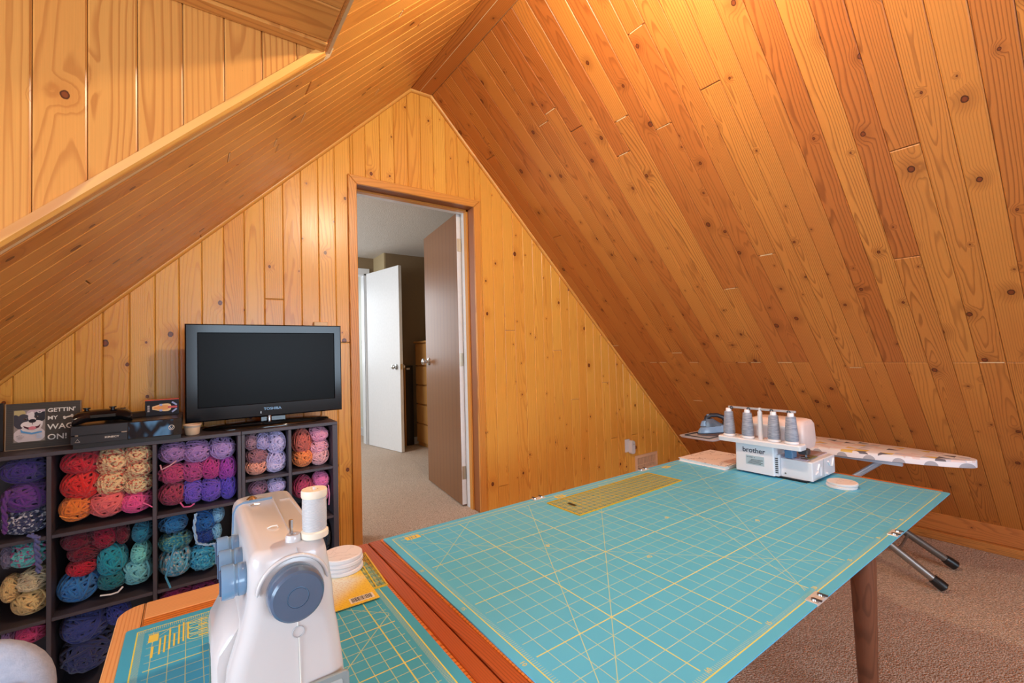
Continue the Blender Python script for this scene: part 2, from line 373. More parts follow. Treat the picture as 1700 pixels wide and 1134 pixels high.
while y > YD+0.034:
    y0 = y-0.0863
    if y0 < YD+0.06: y0 = YD+0.034
    strip_boards(FL, y0, y, 0.0, SL, joints(0.0, SL), PINEL, wall_left); y = y0
for yy in range(6): strip_boards(FL, -1.2-yy*0.46, -0.74-yy*0.46, SD+0.004, SL, [], PINEL, wall_left)
y = YD+0.034
while y > -0.65:
    y0 = y-0.0863; strip_boards(FL, y0, y, SD+0.004, SL, [], PINEL, wall_left); y = y0
# dormer: cheek wall, ceiling, outer wall with window
wall_cheek = slab('wall_dormer', MB().prism([(-2.05, -0.05), (LS*-1-.04, -.05), (ZD+.03-LS, ZD+.03), (-2.05, ZD+.03)], 0, 1).xform(Matrix(((1, 0, 0, 0), (0, 0, 0.05, YD+0.012), (0, 1, 0, 0), (0, 0, 0, 1)))), CREAM)
FC = frame((0, YD+0.012, 0), (1, 0, 0), (0, 0, 1)); x = 0.233+0.0815
while x > -2.05:
    x0 = x-0.0815; q = clip([(x0, 0), (x, 0), (x, ZD), (x0, ZD)], 1, -1, -LS-0.002)
    if len(q) > 2: board('board', q, FC, PINEW, wall_cheek, 0.012, 0.003)
    x = x0
ceil_d = slab('ceiling', MB().box(-2.1, ZD-LS+0.02, -3.6, YD+0.02, ZD+0.012, ZD+0.05), CREAM)
FD = frame((0, 0, ZD+0.012), (0, 1, 0), (1, 0, 0)); y = YD
while y > -3.5:
    y0 = y-(0.042 if y == YD else 0.135)
    board('board', [(y0, -2.0), (y, -2.0), (y, ZD-LS), (y0, ZD-LS)], FD, PINEW, ceil_d, 0.012 if y != YD else 0.018, 0.003); y = y0
# nosing along the cut edge of the left slope
tr = MB().loft([[(a, yy, h) for a, h in ((-0.021, 0.0), (0.021, 0.0), (0.021, 0.012), (0.015, 0.019), (-0.011, 0.021), (-0.019, 0.015))] for yy in (-SD/2, SD/2)])
ob = obj('trim_1', tr, TRIM, None, 30, FL @ Matrix.Translation((YD+0.015, SD/2, 0))); struct(ob)
def bar(name, p, q, r, mat, n=8):
    p = Vector(p); q = Vector(q); L_ = (q-p).length; mid_ = (p+q)/2; z = (q-p).normalized(); u = z.orthogonal().normalized()
    mw = Matrix((u, z, u.cross(z))).transposed().to_4x4(); mw.translation = mid_
    mb = MB().tube([(0, -L_/2, 0), (0, L_/2, 0)], r, n)
    return struct(obj(name, mb, mat, None, 50, mw))
bar('trim_2', (-LS, 2.545, 0.01), (RF-LS, 2.545, RF-0.002), 0.015, TRIM)
bar('trim_3', (RS, 2.545, 0.01), (RS-RF, 2.545, RF-0.002), 0.015, TRIM)
bar('trim_4', (RF-LS, 2.545, RF-0.002), (RS-RF, 2.545, RF-0.002), 0.014, TRIM)
# flat boards under the ridge
ceil_r = slab('ceiling', MB().box(RF-LS-0.03, RS-RF+0.03, -3.62, 2.57, RF+0.012, RF+0.06), RIDGEW)
FRG = frame((0, 0, RF+0.012), (-1, 0, 0), (0, 1, 0))
for a, b in ((-(RS-RF), -(RF-LS+0.060)), (-(RF-LS+0.060), -(RF-LS))):
    for s0, s1 in ((-3.6, 0.75), (0.753, 2.545)): board('board', [(a, s0), (b, s0), (b, s1), (a, s1)], FRG, RIDGEW, ceil_r, 0.014, 0.002, 0.0014)
obj('joint_filler', MB().box(-(RF-LS+0.060)-0.0013, -(RF-LS+0.060)+0.0013, -3.5, 2.54, 0, 0.0132), CREAM, ceil_r, 0, FRG.copy())
# rear gable wall with window, dormer outer wall with window
slab('wall_rear', MB().box(-2.2, 0.05, -3.68, -3.6, -0.05, 3.0).box(2.45, 4.4, -3.68, -3.6, -0.05, 3.0).box(0.05, 2.45, -3.68, -3.6, 2.25, 3.0).box(0.05, 2.45, -3.68, -3.6, -0.05, 0.85), OFFW)
slab('wall_dormer_front', MB().box(-2.13, -2.05, -3.62, -0.80, -0.05, 2.2).box(-2.13, -2.05, 0.90, 1.32, -0.05, 2.2).box(-2.13, -2.05, -0.8, 0.9, -0.05, 0.95).box(-2.13, -2.05, -0.8, 0.9, 1.95, 2.2), OFFW)
def window(name, axis, a0, a1, z0, z1, pos):
    mb = MB(); t = 0.045
    for u0, u1, v0, v1 in ((a0, a1, z0, z0+t), (a0, a1, z1-t, z1), (a0, a0+t, z0, z1), (a1-t, a1, z0, z1), ((a0+a1)/2-t/2, (a0+a1)/2+t/2, z0, z1)):
        if axis == 'x': mb.box(u0, u1, pos-0.03, pos+0.03, v0, v1)
        else: mb.box(pos-0.03, pos+0.03, u0, u1, v0, v1)
    return struct(obj(name, mb, WHITE, None, 0))
window('window_1', 'x', 0.05, 2.45, 0.85, 2.25, -3.64); window('window_2', 'y', -0.8, 0.9, 0.95, 1.95, -2.09)
# baseboard of the right slope: upright board and a thicker strip under it
bbr = slab('baseboard_right', MB().box(4.05, 4.10, -3.6, 2.55, 0, 0.165), CREAM)
FBB = frame((4.05, 0, 0), (0, -1, 0), (0, 0, 1))
FBX = frame((4.05, 0, 0), (0, 0, 1), (0, 1, 0))
for s0, s1 in ((-3.59, 2.545),):
    board('baseboard_plank', [(0.056, s0), (0.172, s0), (0.172, s1), (0.056, s1)], FBX, PINER, bbr, 0.018, 0.003)
    board('baseboard_plank', [(0.0, s0), (0.056, s0), (0.056, s1), (0.0, s1)], FBX, PINER, bbr, 0.045, 0.004)
# ------------------------------------------------------------------ door opening and hall
cas = MB()
door_trim = slab('door_1', MB().box(0.752, 0.766, 2.55, 2.715, 0.27, 2.312).box(1.542, 1.556, 2.55, 2.715, 0.27, 2.312).box(0.752, 1.556, 2.55, 2.715, 2.300, 2.314), JAMBW)
def casing(q): board('casing', q, FCZ, CASING, door_trim, 0.016, 0.003)
FCZ = frame((0, 2.5500, 0), (1, 0, 0), (0, 0, 1))
casing([(0.719, 0.20), (0.768, 0.20), (0.768, 2.298), (0.719, 2.347)])
casing([(1.540, 0.20), (1.588, 0.20), (1.588, 2.346), (1.540, 2.298)])
FCH = frame((0, 2.5500, 0), (0, 0, -1), (1, 0, 0))
board('casing', [(-2.298, 0.768), (-2.298, 1.540), (-2.346, 1.588), (-2.347, 0.719)], FCH, CASING, door_trim, 0.016, 0.003)
obj('door_stop', MB().box(0.766, 0.778, 2.625, 2.66, 0.27, 2.30).box(1.530, 1.542, 2.625, 2.66, 0.27, 2.30).box(0.766, 1.542, 2.625, 2.66, 2.288, 2.30), CASING, door_trim, 0)
obj('hall_side_stop', MB().box(0.766, 0.772, 2.66, 2.715, 0.27, 2.30).box(1.5375, 1.542, 2.66, 2.715, 0.27, 2.30).box(0.766, 1.542, 2.66, 2.715, 2.293, 2.30), WHITE, door_trim, 0)
def knob_pts(c, n, r=0.027, L_=0.06):
    mb = MB().lathe([(0.0, 0.0), (0.031, 0.0), (0.031, 0.006), (0.012, 0.010), (0.011, 0.028), (0.020, 0.034), (r, 0.045), (0.024, L_-0.006), (0.012, L_), (0, L_)], 18)
    mb.xform(Vector((0, 0, 1)).rotation_difference(Vector(n)).to_matrix().to_4x4()); mb.v = [(x+c[0], y+c[1], z+c[2]) for x, y, z in mb.v]; return mb
def leaf_door(name, hinge, free, z0, z1, t, matf, side):
    h = Vector((hinge[0], hinge[1], 0)); f = Vector((free[0], free[1], 0)); d = (f-h).normalized(); n = Vector((-d.y, d.x, 0))*side; W = (f-h).length
    F = Matrix((d, n, Vector((0, 0, 1)))).transposed().to_4x4(); F.translation = (hinge[0], hinge[1], z0)
    o = obj(name, MB().box(0, W, 0, t, 0, z1-z0), matf, None, 0, F); struct(o); return o, F, W
d2, F2, W2 = leaf_door('door_2', (1.507, 2.727), (1.604, 3.469), 0.278, 2.30, 0.034, WALNUT, -1)
for a in (0.0,): obj('door_edge', MB().box(-0.0008, 0.0, 0.001, 0.033, 0.004, 2.018), WHITE, d2, 0, F2.copy())
obj('door_edge', MB().box(W2, W2+0.0008, 0.001, 0.033, 0.004, 2.018), WHITE, d2, 0, F2.copy())
mb = knob_pts((W2-0.07, 0.0, 0.985), (0, -1, 0)); obj('door_knob', mb, CHROME, d2, 40, F2.copy())
mb = knob_pts((W2-0.07, 0.034, 0.985), (0, 1, 0)); obj('door_knob', mb, CHROME, d2, 40, F2.copy())
for zc in (0.22, 1.0, 1.80):
    obj('hinge', MB().box(-0.003, -0.001, 0.004, 0.034, zc-0.045, zc+0.045).tube([(0.0, 0.041, zc-0.047), (0.0, 0.041, zc+0.047)], 0.006, 8).box(-0.003, -0.001, 0.034, 0.046, zc-0.045, zc+0.045), BRASSY, d2, 40, F2.copy())
HC = 2.52
slab('ceiling', MB().box(-0.7, 3.3, 2.70, 7.3, HC, HC+0.05), STIP)
slab('wall_hall_far', MB().box(1.84, 3.3, 5.03, 5.42, 0.0, HC), TAUPE)
slab('wall_hall_jog', MB().box(1.822, 1.84, 5.029, 5.40, 0.0, HC), TAUPE_LIT)
slab('wall_hall_back', MB().box(-0.7, 0.93, 5.40, 5.50, 0.0, HC).box(1.72, 1.84, 5.40, 5.50, 0.0, HC).box(0.93, 1.72, 5.40, 5.50, 2.32, HC), TAUPE)
slab('wall_hall_right', MB().box(2.62, 2.7, 2.70, 5.05, 0.0, HC), TAUPE)
slab('wall_hall_left', MB().box(-0.7, -0.62, 2.70, 7.2, 0.0, HC), PALE)
slab('wall_far_room', MB().box(-0.7, 3.3, 6.9, 7.0, 0.0, HC).box(1.86, 1.92, 5.5, 6.9, 0.0, HC), PALE)
slab('baseboard_hall', MB().box(1.84, 2.62, 5.016, 5.03, 0.27, 0.35), WHITE)
slab('baseboard_far', MB().box(1.848, 1.86, 5.5, 6.9, 0.27, 0.37).box(-0.6, 1.86, 6.888, 6.9, 0.27, 0.37), WHITE)
dt3 = slab('door_3', MB().box(1.70, 1.722, 5.38, 5.51, 0.27, 2.32).box(0.93, 0.95, 5.38, 5.51, 0.27, 2.32).box(0.93, 1.722, 5.38, 5.51, 2.302, 2.322), WHITE)
obj('casing', MB().box(1.70, 1.765, 5.385, 5.40, 0.27, 2.385).box(0.87, 0.95, 5.385, 5.40, 0.27, 2.385).box(0.95, 1.70, 5.385, 5.40, 2.32, 2.385), WHITE, dt3, 0)
d4, F4, W4 = leaf_door('door_4', (1.711, 5.336), (1.842, 4.652), 0.275, 2.31, 0.036, WHITE, 1)
mb = knob_pts((W4-0.065, 0.0, 0.925), (0, -1, 0)); obj('door_knob', mb, CHROME, d4, 40, F4.copy())
mb = knob_pts((W4-0.065, 0.036, 0.925), (0, 1, 0)); obj('door_knob', mb, CHROME, d4, 40, F4.copy())
obj('latch_plate', MB().box(W4, W4+0.0015, 0.006, 0.030, 0.895, 0.955), BRASSY, d4, 0, F4.copy())
lsw = thing('light_switch', 'white light switch plate on the pale wall past the far doorway', 'light switch', (1.86, 5.95, 1.49))
obj('switch_plate', MB().box(1.853, 1.86, 5.90, 6.02, 1.42, 1.54, 0.002), WPL, lsw); [obj('toggle', MB().box(1.842, 1.853, yy, yy+0.01, 1.475, 1.495), WHITE, lsw, 0) for yy in (5.935, 5.975)]
dr = thing('dresser', 'tall oak chest of drawers half hidden behind the open brown door', 'dresser', (2.36, 4.6, 0.27))
obj('carcass', MB().box(2.17, 2.61, 4.2, 4.95, 0.27, 1.46), OAKW, dr, 0); obj('top_board', MB().box(2.135, 2.61, 4.19, 4.97, 1.46, 1.485, 0.006), OAKW, dr)
zt = 1.452
for hgt in (0.262, 0.222, 0.222, 0.222, 0.224):
    obj('drawer', MB().box(2.150, 2.172, 4.205, 4.945, zt-hgt+0.016, zt, 0.002), OAKW, dr); zt -= hgt
dp = thing('panel_heater', 'slim tall black panel leaning at the far hall wall beside the dresser', 'panel', (2.1, 4.98, 0.27))
obj('black_panel', MB().box(2.03, 2.125, 4.97, 5.0, 0.27, 1.20, 0.004), BLACK, dp); obj('paper_tag', MB().box(2.045, 2.085, 4.968, 4.970, 1.155, 1.175), WINK, dp, 0)
obj('wood_side', MB().box(2.015, 2.03, 4.968, 5.002, 0.27, 1.19, 0.002), OAKW, dp)
# ------------------------------------------------------------------ things on the back wall
ve = thing('wall_vent', 'tan metal heat register low on the pine wall beside the table corner', 'vent', (3.26, 2.55, 0.32))
VM = plain('tan_metal', (226, 184, 148), 0.4); VD = plain('vent_dark', (70, 50, 42), 0.8)
obj('backing', MB().box(3.115, 3.405, 2.5485, 2.5495, 0.262, 0.392), VD, ve, 0)
obj('frame', MB().box(3.11, 3.138, 2.54, 2.549, 0.257, 0.397).box(3.382, 3.41, 2.54, 2.549, 0.257, 0.397).box(3.138, 3.382, 2.54, 2.549, 0.257, 0.280).box(3.138, 3.382, 2.54, 2.549, 0.374, 0.397).box(3.138, 3.382, 2.541, 2.549, 0.310, 0.316), VM, ve, 0)
for i in range(14):
    x = 3.150+i*0.017; obj('louver', MB().box(x, x+0.007, 2.542, 2.549, 0.280, 0.374), VM, ve, 0)
pl = thing('plug_in_device', 'white plug-in wall device above the tan heat register', 'plug', (3.04, 2.55, 0.48))
obj('outlet_plate', MB().box(2.985, 3.045, 2.544, 2.550, 0.445, 0.555, 0.002), WPL, pl)
mb = MB().rrect([(0.0, -0.026, 0.026, -0.058, 0.058, 0.024), (0.030, -0.026, 0.026, -0.058, 0.058, 0.024), (0.036, -0.022, 0.022, -0.054, 0.054, 0.020)])
mb.xform(frame((3.052, 2.546, 0.485), (1, 0, 0), (0, 0, 1))); obj('device_body', mb, WPL, pl)
obj('sensor_dot', MB().lathe([(0, 0), (0.004, 0), (0.004, 0.001), (0, 0.001)], 10, (3.056, 2.508, 0.512), 'y'), DARKG, pl)
cb = thing('wall_plate', 'small cream box on the pine wall showing over the TV top', 'wall plate', (0.565, 2.55, 1.47))
obj('cover', MB().box(0.53, 0.60, 2.530, 2.5495, 1.43, 1.508, 0.003), plain('cream_plastic', (226, 190, 140), 0.4), cb)
# ceiling lamp at the ridge, above the frame
lf = thing('ceiling_lamp', 'ceiling lamp with a bare bulb under the ridge above the table', 'lamp', (0.97, 0.80, 2.80))
obj('canopy', MB().lathe([(0, 0), (0.07, 0), (0.065, -0.03), (0.025, -0.045), (0.022, -0.15), (0, -0.15)], 20, (0.97, 0.80, 2.80)), BRASSY, lf)
obj('bulb', MB().lathe([(0, 0), (0.014, 0), (0.016, -0.02), (0.029, -0.045), (0.029, -0.06), (0.018, -0.08), (0, -0.088)], 16, (0.97, 0.80, 2.66)), plain('lit_bulb', (255, 214, 150), 0.4, emit=14.0), lf)
# ------------------------------------------------------------------ table
TZ = 0.75
tb = thing('sewing_table', 'long teak draw-leaf table carrying the green cutting mats', 'table', (1.1, 0.9, 0))
def tboard(name, x0, x1, y0, y1, mat, along='y', t=0.024, c=0.002, dz=0.0):
    F = frame((0, 0, TZ-t+dz), (1, 0, 0), (0, 1, 0))
    return board(name, [(x0, y0), (x1, y0), (x1, y1), (x0, y1)], F, mat, tb, t, c, 0.0003)
YT0, YT1 = 0.44, 1.372
tboard('end_band', 0.431, 0.466, YT0, YT1, TEAKD); tboard('top_panel', 0.466, 1.37, YT0, YT1, TEAKX); tboard('top_panel', 1.37, 2.266, YT0, YT1, TEAKX)
tboard('end_band', 2.266, 2.306, YT0, YT1, TEAK)
tboard('end_band', 0.394, 0.4285, YT0, YT1, TEAKD)
tboard('leaf_panel', -0.088, 0.394, YT0+0.045, YT1-0.085, TEAKX)
tboard('leaf_side_band', -0.088, 0.394, YT1-0.085, YT1, TEAKL); tboard('leaf_side_band', -0.088, 0.394, YT0, YT0+0.045, TEAKL)
mb = []
for k in range(9): a = PI/2+PI/2*k/8; mb.append((-0.090+0.046*math.cos(a), YT1-0.046+0.046*math.sin(a)))
for k in range(9): a = PI+PI/2*k/8; mb.append((-0.090+0.046*math.cos(a), YT0+0.046+0.046*math.sin(a)))
board('leaf_end_band', [(-0.088, YT0), (-0.088, YT1)]+mb, frame((0, 0, TZ-0.024), (1, 0, 0), (0, 1, 0)), TEAKLY, tb, 0.024, 0.003, 0.0003)
obj('apron', MB().box(0.56, 1.98, 0.52, 0.54, 0.62, 0.726).box(0.56, 1.98, 1.27, 1.29, 0.62, 0.726).box(0.56, 0.58, 0.54, 1.27, 0.62, 0.726).box(1.96, 1.98, 0.54, 1.27, 0.62, 0.726), TEAKX, tb, 0)
obj('leaf_slide', MB().box(-0.02, 0.56, 0.62, 0.65, 0.69, 0.725), TEAKX, tb, 0); obj('leaf_slide', MB().box(-0.02, 0.56, 1.15, 1.18, 0.69, 0.725), TEAKX, tb, 0)
for lx, ly in ((0.60, 0.60), (0.60, 1.22), (1.895, 0.578), (1.93, 1.22)):
    obj('leg', MB().lathe([(0, 0), (0.024, 0), (0.026, 0.01), (0.039, 0.58), (0.040, 0.70), (0.036, 0.726), (0, 0.726)], 20), LEGW, tb, 40, None, None).location = (lx, ly, 0)
for o in tb.children:
    if o.name.startswith('leg.') or o.name == 'leg': pass
# cutting mats
def mat_material(name, base, line, cell, W, H, margin):
    N = NT(name); o = N.obj(); X, Y, Z = N.sep(o)
    def line_at(v, c, wd):
        f = N.math('FRACT', N.math('ADD', N.math('DIVIDE', v, c), 0.5)); return N.math('LESS_THAN', N.math('ABSOLUTE', N.math('SUBTRACT', f, 0.5)), wd/c)
    def band(v, p, wd): return N.math('LESS_THAN', N.math('ABSOLUTE', N.math('SUBTRACT', v, p)), wd)
    inx = N.math('MULTIPLY', N.math('GREATER_THAN', X, margin), N.math('LESS_THAN', X, W-margin)); iny = N.math('MULTIPLY', N.math('GREATER_THAN', Y, margin), N.math('LESS_THAN', Y, H-margin))
    ins = N.math('MULTIPLY', inx, iny); xm = N.math('SUBTRACT', X, margin); ym = N.math('SUBTRACT', Y, margin)
    g = N.math('MAXIMUM', line_at(xm, cell, 0.0007), line_at(ym, cell, 0.0007))
    g5 = N.math('MAXIMUM', line_at(xm, cell*5, 0.0013), line_at(ym, cell*5, 0.0013))
    inner = N.math('MULTIPLY', N.math('MULTIPLY', N.math('GREATER_THAN', X, margin+0.018), N.math('LESS_THAN', X, W-margin-0.018)), N.math('MULTIPLY', N.math('GREATER_THAN', Y, margin+0.018), N.math('LESS_THAN', Y, H-margin-0.018)))
    d1 = N.math('SUBTRACT', xm, ym); d2 = N.math('ADD', xm, ym); d3 = N.math('SUBTRACT', N.math('MULTIPLY', xm, 1.732), ym)
    dl = N.math('MAXIMUM', line_at(d1, 0.62, 0.0012), N.math('MAXIMUM', line_at(d2, 0.88, 0.0012), line_at(d3, 1.10, 0.0018)))
    tick = N.math('MAXIMUM', N.math('MULTIPLY', line_at(xm, cell/8, 0.0005), N.math('LESS_THAN', N.math('MINIMUM', N.math('ABSOLUTE', N.math('SUBTRACT', ym, 0.006)), N.math('ABSOLUTE', N.math('SUBTRACT', ym, H-2*margin-0.006))), 0.006)),
                  N.math('MULTIPLY', line_at(ym, cell/8, 0.0005), N.math('LESS_THAN', N.math('MINIMUM', N.math('ABSOLUTE', N.math('SUBTRACT', xm, 0.006)), N.math('ABSOLUTE', N.math('SUBTRACT', xm, W-2*margin-0.006))), 0.006)))
    bx = N.math('MAXIMUM', N.math('MULTIPLY', iny, N.math('MAXIMUM', band(X, margin, 0.0012), band(X, W-margin, 0.0012))), N.math('MULTIPLY', inx, N.math('MAXIMUM', band(Y, margin, 0.0012), band(Y, H-margin, 0.0012))))
    lines = N.math('MULTIPLY', N.math('MULTIPLY', g, 0.62), inner)
    lines = N.math('MAXIMUM', lines, N.math('MULTIPLY', N.math('MULTIPLY', g5, 0.9), inner)); lines = N.math('MAXIMUM', lines, N.math('MULTIPLY', N.math('MULTIPLY', dl, 0.6), inner))
    lines = N.math('MAXIMUM', lines, N.math('MULTIPLY', N.math('MULTIPLY', tick, 0.6), ins)); lines = N.math('MAXIMUM', lines, bx)
    fac = N.noise(o, 6.0, 2.0)
    col = N.mix(lines, N.mix(fac, tuple(x*0.93 for x in s2l(base)), s2l(base)), s2l(line))
    N.bump(N.noise(o, 900.0, 1.0), 0.12, 0.0004)
    return N.out(col, 0.42, 0, 0.45)
def flat_mat(name, label, x0, y0, W, H, rot, mat, z, t=0.0028, cat='cutting mat'):
    F = Matrix.Translation((x0, y0, z)) @ Matrix.Rotation(rot, 4, 'Z')
    mb = MB(); r = 0.006; ring = []
    for cx, cy, a0 in ((W-r, H-r, 0), (r, H-r, PI/2), (r, r, PI), (W-r, r, 1.5*PI)):
        for k in range(4): a = a0+PI/2*k/3; ring.append((cx+r*math.cos(a), cy+r*math.sin(a)))
    mb.loft([[(x, y, 0) for x, y in ring], [(x, y, t) for x, y in ring]])
    o = obj(name, mb, mat, None, 30, F); return tag(o, label, cat), F
MATB = mat_material('green_mat_large', (88, 194, 236), (226, 222, 110), 0.0438, 1.800, 0.944, 0.022)
MATS = mat_material('green_mat_small', (66, 172, 206), (226, 214, 90), 0.0270, 0.497, 0.74, 0.020)
mat_a, FA = flat_mat('cutting_mat', 'large blue-green gridded cutting mat covering the main table top', 0.470, 0.418, 1.800, 0.944, -0.003, MATB, TZ+0.0004)
mat_s, FS = flat_mat('cutting_mat', 'smaller blue-green gridded mat on the left leaf under the sewing machine', -0.113, 0.505, 0.497, 0.74, 0.0, MATS, TZ+0.0004, 0.0028)
YEL = plain('mat_yellow_ink', (232, 208, 92), 0.5)
def logo_box(F, x, y, parent, rz=0.0, sx=1.0):
    mw = F @ Matrix.Translation((x, y, 0.0029)) @ Matrix.Rotation(rz, 4, 'Z')
    obj('printed_badge', MB().box(0, 0.045*sx, 0, 0.026*sx, 0, 0.0002), YEL, parent, 0, mw)
    text('printed_letters', 'IN', 0.026*sx, mw @ Matrix.Translation((0.009*sx, 0.004*sx, 0.0002)), plain('mat_green_ink', (72, 158, 170), 0.5), parent, 0.0001)
    obj('printed_rule', MB().box(0.045*sx, 0.095*sx, 0.011*sx, 0.014*sx, 0, 0.0002), YEL, parent, 0, mw)
logo_box(FA, 0.055, 0.885, mat_a); logo_box(FA, 0.66, 0.885, mat_a); logo_box(FA, 1.33, 0.885, mat_a)
for i, (x, y) in enumerate(((0.52, 0.36), (0.80, 0.50), (1.0, 0.30), (0.36, 0.58), (1.25, 0.36))):
    text('printed_numeral', ('45', '60', '30', '60', '45')[i], 0.018, FA @ Matrix.Translation((x, y, 0.0029)) @ Matrix.Rotation(0.3*i, 4, 'Z'), YEL, mat_a, 0.0001)
for i in range(1, 8): text('printed_numeral', str(i*5), 0.014, FA @ Matrix.Translation((0.028+0.219*i-0.22, 0.028 if i else 0, 0.0029)), YEL, mat_a, 0.0001)
for i in range(0, 4): text('printed_numeral', str(i*5+5), 0.014, FA @ Matrix.Translation((0.006, 0.03+0.219*i, 0.0029)) @ Matrix.Rotation(-PI/2, 4, 'Z'), YEL, mat_a, 0.0001)
# chart printed on the small mat's far left corner
obj('printed_badge', MB().box(0.040, 0.056, 0.660, 0.690, 0.0029, 0.0031), YEL, mat_s, 0, FS.copy())
obj('printed_chart', MB().box(0.046, 0.050, 0.600, 0.640, 0.0029, 0.0031), YEL, mat_s, 0, FS.copy())
for i, (h0, h1) in enumerate(((0.604, 0.665), (0.606, 0.672), (0.612, 0.690), (0.618, 0.668), (0.620, 0.700), (0.625, 0.704), (0.63, 0.70))):
    obj('printed_chart', MB().box(0.058+i*0.0075, 0.061+i*0.0075, h0, h1, 0.0029, 0.0031), YEL, mat_s, 0, FS.copy())
for i in range(4):
    cy = 0.695-i*0.022; ring = [(0.130+0.016*math.cos(a)+(0.008 if math.cos(a) > 0 else -0.008), cy+0.0075*math.sin(a), 0.0031) for a in [2*PI*k/20 for k in range(20)]]
    obj('printed_oval', MB().tube(ring, 0.0006, 4, True), YEL, mat_s, 0, FS.copy()); obj('printed_oval_fill', MB().box(0.122, 0.138, cy-0.0025, cy+0.0025, 0.0029, 0.0031), YEL, mat_s, 0, FS.copy())
# metal mat clips
cbase = None
def mat_clip(x, y, rz, label):
    t = thing('mat_clip', label, 'clip', (x, y, TZ+0.0032), rz, 'metal clips on the mat edges')
    F = Matrix.Translation((x, y, TZ+0.0036)) @ Matrix.Rotation(rz, 4, 'Z')
    obj('plate', MB().box(-0.028, 0.028, -0.007, 0.016, 0, 0.0022, 0.0004).box(-0.028, 0.028, -0.0085, -0.007, -0.004, 0.0022), plain('clip_nickel', (214, 212, 210), 0.35, 0.25), t, 0, F.copy())
    for sx in (-0.016, 0.016): obj('screw', MB().lathe([(0, 0.002), (0.006, 0.002), (0.005, 0.0055), (0, 0.006)], 12, (sx, 0.003, 0)), CHROME, t, 40, F.copy()); obj('lever', MB().box(sx-0.003, sx+0.003, -0.013, 0.004, 0.0045, 0.0065), DARKG, t, 0, F.copy())
mat_clip(1.115, 0.424, 0, 'silver clip on the near mat edge, left one of that edge'); mat_clip(1.672, 0.424, 0, 'silver clip on the near mat edge, above the ironing board legs')
mat_clip(1.075, 1.352, PI, 'silver clip on the far mat edge by the yellow ruler corner'); mat_clip(1.705, 1.352, PI, 'silver clip on the far mat edge below the wall register')
# clear yellow quilting ruler on the big mat
def ruler_material(name, step, base_a):
    N = NT(name); o = N.obj(); X, Y, Z = N.sep(o)
    def ln(v, c, wd): return N.math('LESS_THAN', N.math('ABSOLUTE', N.math('SUBTRACT', N.math('FRACT', N.math('ADD', N.math('DIVIDE', v, c), 0.5)), 0.5)), wd/c)
    g = N.math('MAXIMUM', ln(X, step, 0.0011), ln(Y, step, 0.0011)); g2 = N.math('MAXIMUM', ln(X, step/4, 0.0005), ln(Y, step/4, 0.0005))
    dash = N.math('MULTIPLY', g2, N.math('GREATER_THAN', N.noise(o, 120.0, 0.0), 0.45))
    dk = N.math('MULTIPLY', N.math('MAXIMUM', ln(N.math('ADD', X, step/2), step, 0.0005), ln(N.math('ADD', Y, step/2), step, 0.0005)), 0.75)
    col = N.mix(g, s2l((206, 210, 96)), s2l((226, 196, 40))); col = N.mix(dk, col, s2l((60, 56, 30)))
    a = N.math('MAXIMUM', N.math('MAXIMUM', N.math('MULTIPLY', g, 0.95), N.math('MULTIPLY', dash, 0.75)), N.math('MAXIMUM', dk, base_a))
    N.put(a, N.b.inputs['Alpha']); return N.out(col, 0.12, 0, 0.5)
RUL = ruler_material('ruler_print', 0.0254, 0.13)
rl = thing('quilting_ruler', 'long clear yellow quilting ruler lying across the large mat', 'ruler', (1.36, 1.21, TZ+0.004))
FR1 = Matrix.Translation((1.068, 1.116, TZ+0.0036)) @ Matrix.Rotation(0.026, 4, 'Z')
obj('acrylic_blade', MB().box(0, 0.612, 0, 0.168, 0, 0.003, 0.0004), RUL, rl, 0, FR1.copy())
obj('yellow_edge', MB().box(0, 0.612, -0.0008, 0.003, 0, 0.0032), plain('ruler_yellow', (222, 178, 40), 0.3), rl, 0, FR1.copy()); obj('yellow_edge', MB().box(0, 0.612, 0.166, 0.1688, 0, 0.0032), plain('ruler_yellow', (222, 178, 40), 0.3), rl, 0, FR1.copy())
obj('yellow_edge', MB().box(-0.0008, 0.003, 0.003, 0.166, 0, 0.0032), plain('ruler_yellow', (222, 178, 40), 0.3), rl, 0, FR1.copy()); obj('yellow_edge', MB().box(0.609, 0.6128, 0.003, 0.166, 0, 0.0032), plain('ruler_yellow', (222, 178, 40), 0.3), rl, 0, FR1.copy())
obj('black_mark', MB().box(0.05, 0.062, 0.075, 0.115, 0.0031, 0.0034), BLACK, rl, 0, FR1.copy())
# square ruler and its insert card beside the sewing machine
rs = thing('square_ruler', 'square clear yellow ruler beside the sewing machine under the left coasters', 'ruler', (0.3, 1.2, TZ+0.004))
FR2 = Matrix.Translation((0.386, 1.082, TZ+0.0036)) @ Matrix.Rotation(-0.06, 4, 'Z')
obj('acrylic_blade', MB().box(-0.215, 0, 0, 0.215, 0, 0.003, 0.0004), RUL, rs, 0, FR2.copy())
obj('yellow_edge', MB().box(-0.003, 0.0008, 0, 0.215, 0, 0.0032), plain('ruler_yellow', (222, 178, 40), 0.3), rs, 0, FR2.copy()); obj('yellow_edge', MB().box(-0.215, -0.003, -0.0008, 0.003, 0, 0.0032), plain('ruler_yellow', (222, 178, 40), 0.3), rs, 0, FR2.copy())
ic = thing('insert_card', 'yellow printed card with a barcode on the square ruler', 'card', (0.28, 1.1, TZ+0.007))
FCD = Matrix.Translation((0.350, 1.034, TZ+0.0069)) @ Matrix.Rotation(-0.03, 4, 'Z')
N = NT('card_print'); o_ = N.obj(); X_, Y_, Z_ = N.sep(o_)
white = N.maprange(N.math('ADD', N.math('ABSOLUTE', N.math('ADD', X_, 0.10)), N.math('ABSOLUTE', N.math('SUBTRACT', Y_, 0.12))), 0.05, 0.13, 1.0, 0.0)
